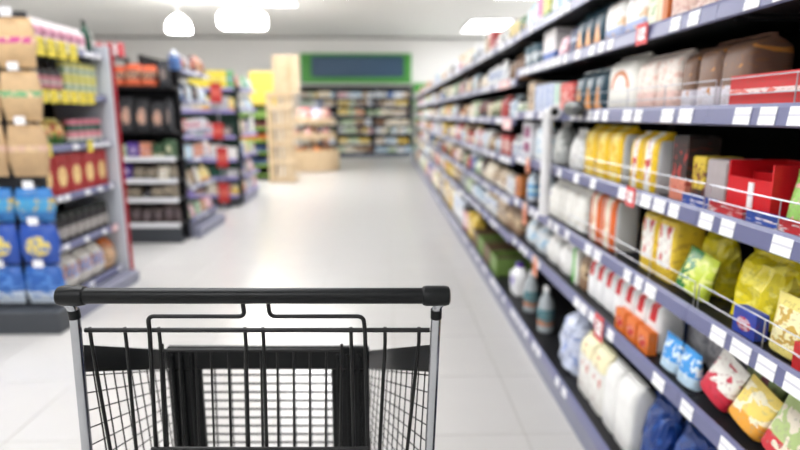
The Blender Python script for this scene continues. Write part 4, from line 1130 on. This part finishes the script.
cp('gate_lower_rail', MB().tube([(-.176, .006, .783), (.166, .006, .783)], .0028, 8), M_blackw)
# folded child seat frame behind the gate
for k, x in enumerate([-.1899, -.1619, -.1339, -.1076, -.0778, -.0498, -.0218, .0062, .0342, .0623, .0903, .1165]):
    e = k in (0, 11)
    cp('seat_rod', MB().tube([(x, .106, .916 if e else .905), (x - .006, .106, .72), (x - .010, .106, .60)], .0026 if e else .0021, 8), M_blackw)
cp('seat_top_rail', MB().tube([(-.19, .106, .9045), (.117, .106, .9045)], .003, 8), M_blackw)
# dark plastic seat back with an opening
def frame_panel(x0, x1, z0, z1, wx0, wx1, wz0, wz1, y0, y1):
    b = MB(); b.bbox(x0, x1, y0, y1, wz1, z1, .004); b.bbox(x0, x1, y0, y1, z0, wz0, .004)
    b.bbox(x0, wx0, y0, y1, wz0, wz1, .003); b.bbox(wx1, x1, y0, y1, wz0, wz1, .003); return b
cp('seat_back', frame_panel(-.275, .151, .50, .823, -.205, .071, .565, .7715, .306, .322), M_blackp, smooth=None)
for x in (-.262, -.243, -.222, .086, .107, .130):
    cp('seat_back_rib', MB().bbox(x - .004, x + .004, .298, .3055, .52, .81, .002), M_blackp, smooth=None)
# basket: side bands, wire sides, front, floor
NL, NR = (-.286, .035), (.264, .035)
FL, FR = (-.300, .52), (.120, .52)
def lerp(a, b, t): return a + (b - a) * t
for side, N, F in (('l', NL, FL), ('r', NR, FR)):
    s = -1 if side == 'l' else 1
    def pt(t, z, o=0.0): return (lerp(N[0], F[0], t) + o, lerp(N[1], F[1], t), z)
    top = lambda t: .947 - .225 * min(1, t / .6) if t < .6 else lerp(.722 + .0, .70, (t - .6) / .4)
    top = lambda t: lerp(.945, .72, t) if True else 0
    # plastic top band
    b = MB()
    for i in range(8):
        t0, t1 = i / 8, (i + 1) / 8
        hb = .046
        A = [pt(t0, top(t0) - hb), pt(t1, top(t1) - hb), pt(t1, top(t1)), pt(t0, top(t0))]
        Bq = [(p[0] + s * .008, p[1], p[2]) for p in A]
        b.add(A + Bq, [(0, 1, 2, 3), (7, 6, 5, 4), (0, 4, 5, 1), (3, 2, 6, 7), (0, 3, 7, 4), (1, 5, 6, 2)])
    cp('side_band', b, M_blackp, smooth=None)
    # wire mesh of the side
    b = MB()
    for i in range(1, 15):
        t = i / 15
        b.tube([pt(t, top(t) - .035, s * .004), pt(t, .41, -s * .02)], .0013, 6)
    for j in range(16):
        f = (j + .6) / 16
        p0, p1 = pt(0, lerp(.41, .905, f), s * .0055), pt(1, lerp(.41, .68, f), s * .0055)
        b.tube([p0, p1], .0012, 6)
    cp('side_mesh', b, M_blackw)
b = MB()
for i in range(11):
    x = lerp(FL[0] + .01, FR[0] - .01, i / 10); b.tube([(x, .52, .70), (x, .50, .41)], .0024, 6)
for j in range(13):
    z = .42 + j * .0235; b.tube([(FL[0], .523, z), (FR[0], .523, z)], .0026, 6)
cp('front_mesh', b, M_blackw)
cp('front_rim', MB().tube([(FL[0], .52, .712), (FR[0], .52, .712)], .006, 8), M_blackw)
b = MB()
for i in range(14):
    t = i / 13; b.tube([(lerp(-.27, FL[0] + .02, 1) * 0 + lerp(-.265, .245, t), .02, .41), (lerp(FL[0] + .015, FR[0] - .015, t), .51, .41)], .0016, 6)
for j in range(7):
    y = .04 + j * .077; b.tube([(lerp(-.268, -.29, j / 6), y, .4075), (lerp(.248, .11, j / 6), y, .4075)], .0022, 6)
cp('basket_floor_mesh', b, M_blackw)
# chassis and castors
for s, x0, x1 in ((-1, -.285, -.27), (1, .258, .13)):
    cp('chassis_rail', MB().tube(fillet([(x0, .05, .165), (x0, .10, .15), (x1, .62, .15)], .04), .011, 10), M_chrome)
    cp('basket_stay', MB().tube([(x1, .45, .152), (x1 - .004 * s, .46, .4075)], .008, 8), M_chrome)
cp('cross_tube', MB().tube([(-.284, .09, .17), (.256, .09, .17)], .009, 10), M_chrome)
for x, y in ((-.284, .09), (.256, .09), (-.27, .60), (.131, .60)):
    c = cp('castor', MB().bbox(x - .016, x + .016, y - .02, y + .02, .132, .142, .002).box(x - .016, x - .013, y - .018, y + .018, .055, .132).box(x + .013, x + .016, y - .018, y + .018, .055, .132), M_chrome, smooth=None)
    obj('wheel', MB().tube([(x - .0115, y, .06), (x + .0115, y, .06)], .06, 20).mesh('wheel', M_rubber, 40), c)

# ------------------------------------------------------------------ look-alikes get their own place in the label
same = {}
for o in list(COL.objects):
    if o.parent is None and 'label' in o and 'category' in o: same.setdefault(o['label'], []).append(o)
for L, os_ in same.items():
    if len(os_) < 2: continue
    xs = [o.location.x for o in os_]; ys = [o.location.y for o in os_]
    if max(ys) - min(ys) > max(xs) - min(xs): os_.sort(key=lambda o: o.location.y); end = 'from camera'
    else: os_.sort(key=lambda o: o.location.x); end = 'from left'
    for k, o in enumerate(os_): o['label'] = '%s, %s %s' % (L, NTH[k], end)
for o in COL.objects:
    if 'label' in o and len(o['label'].split()) > 16: print('LONG LABEL', len(o['label'].split()), o['label'])
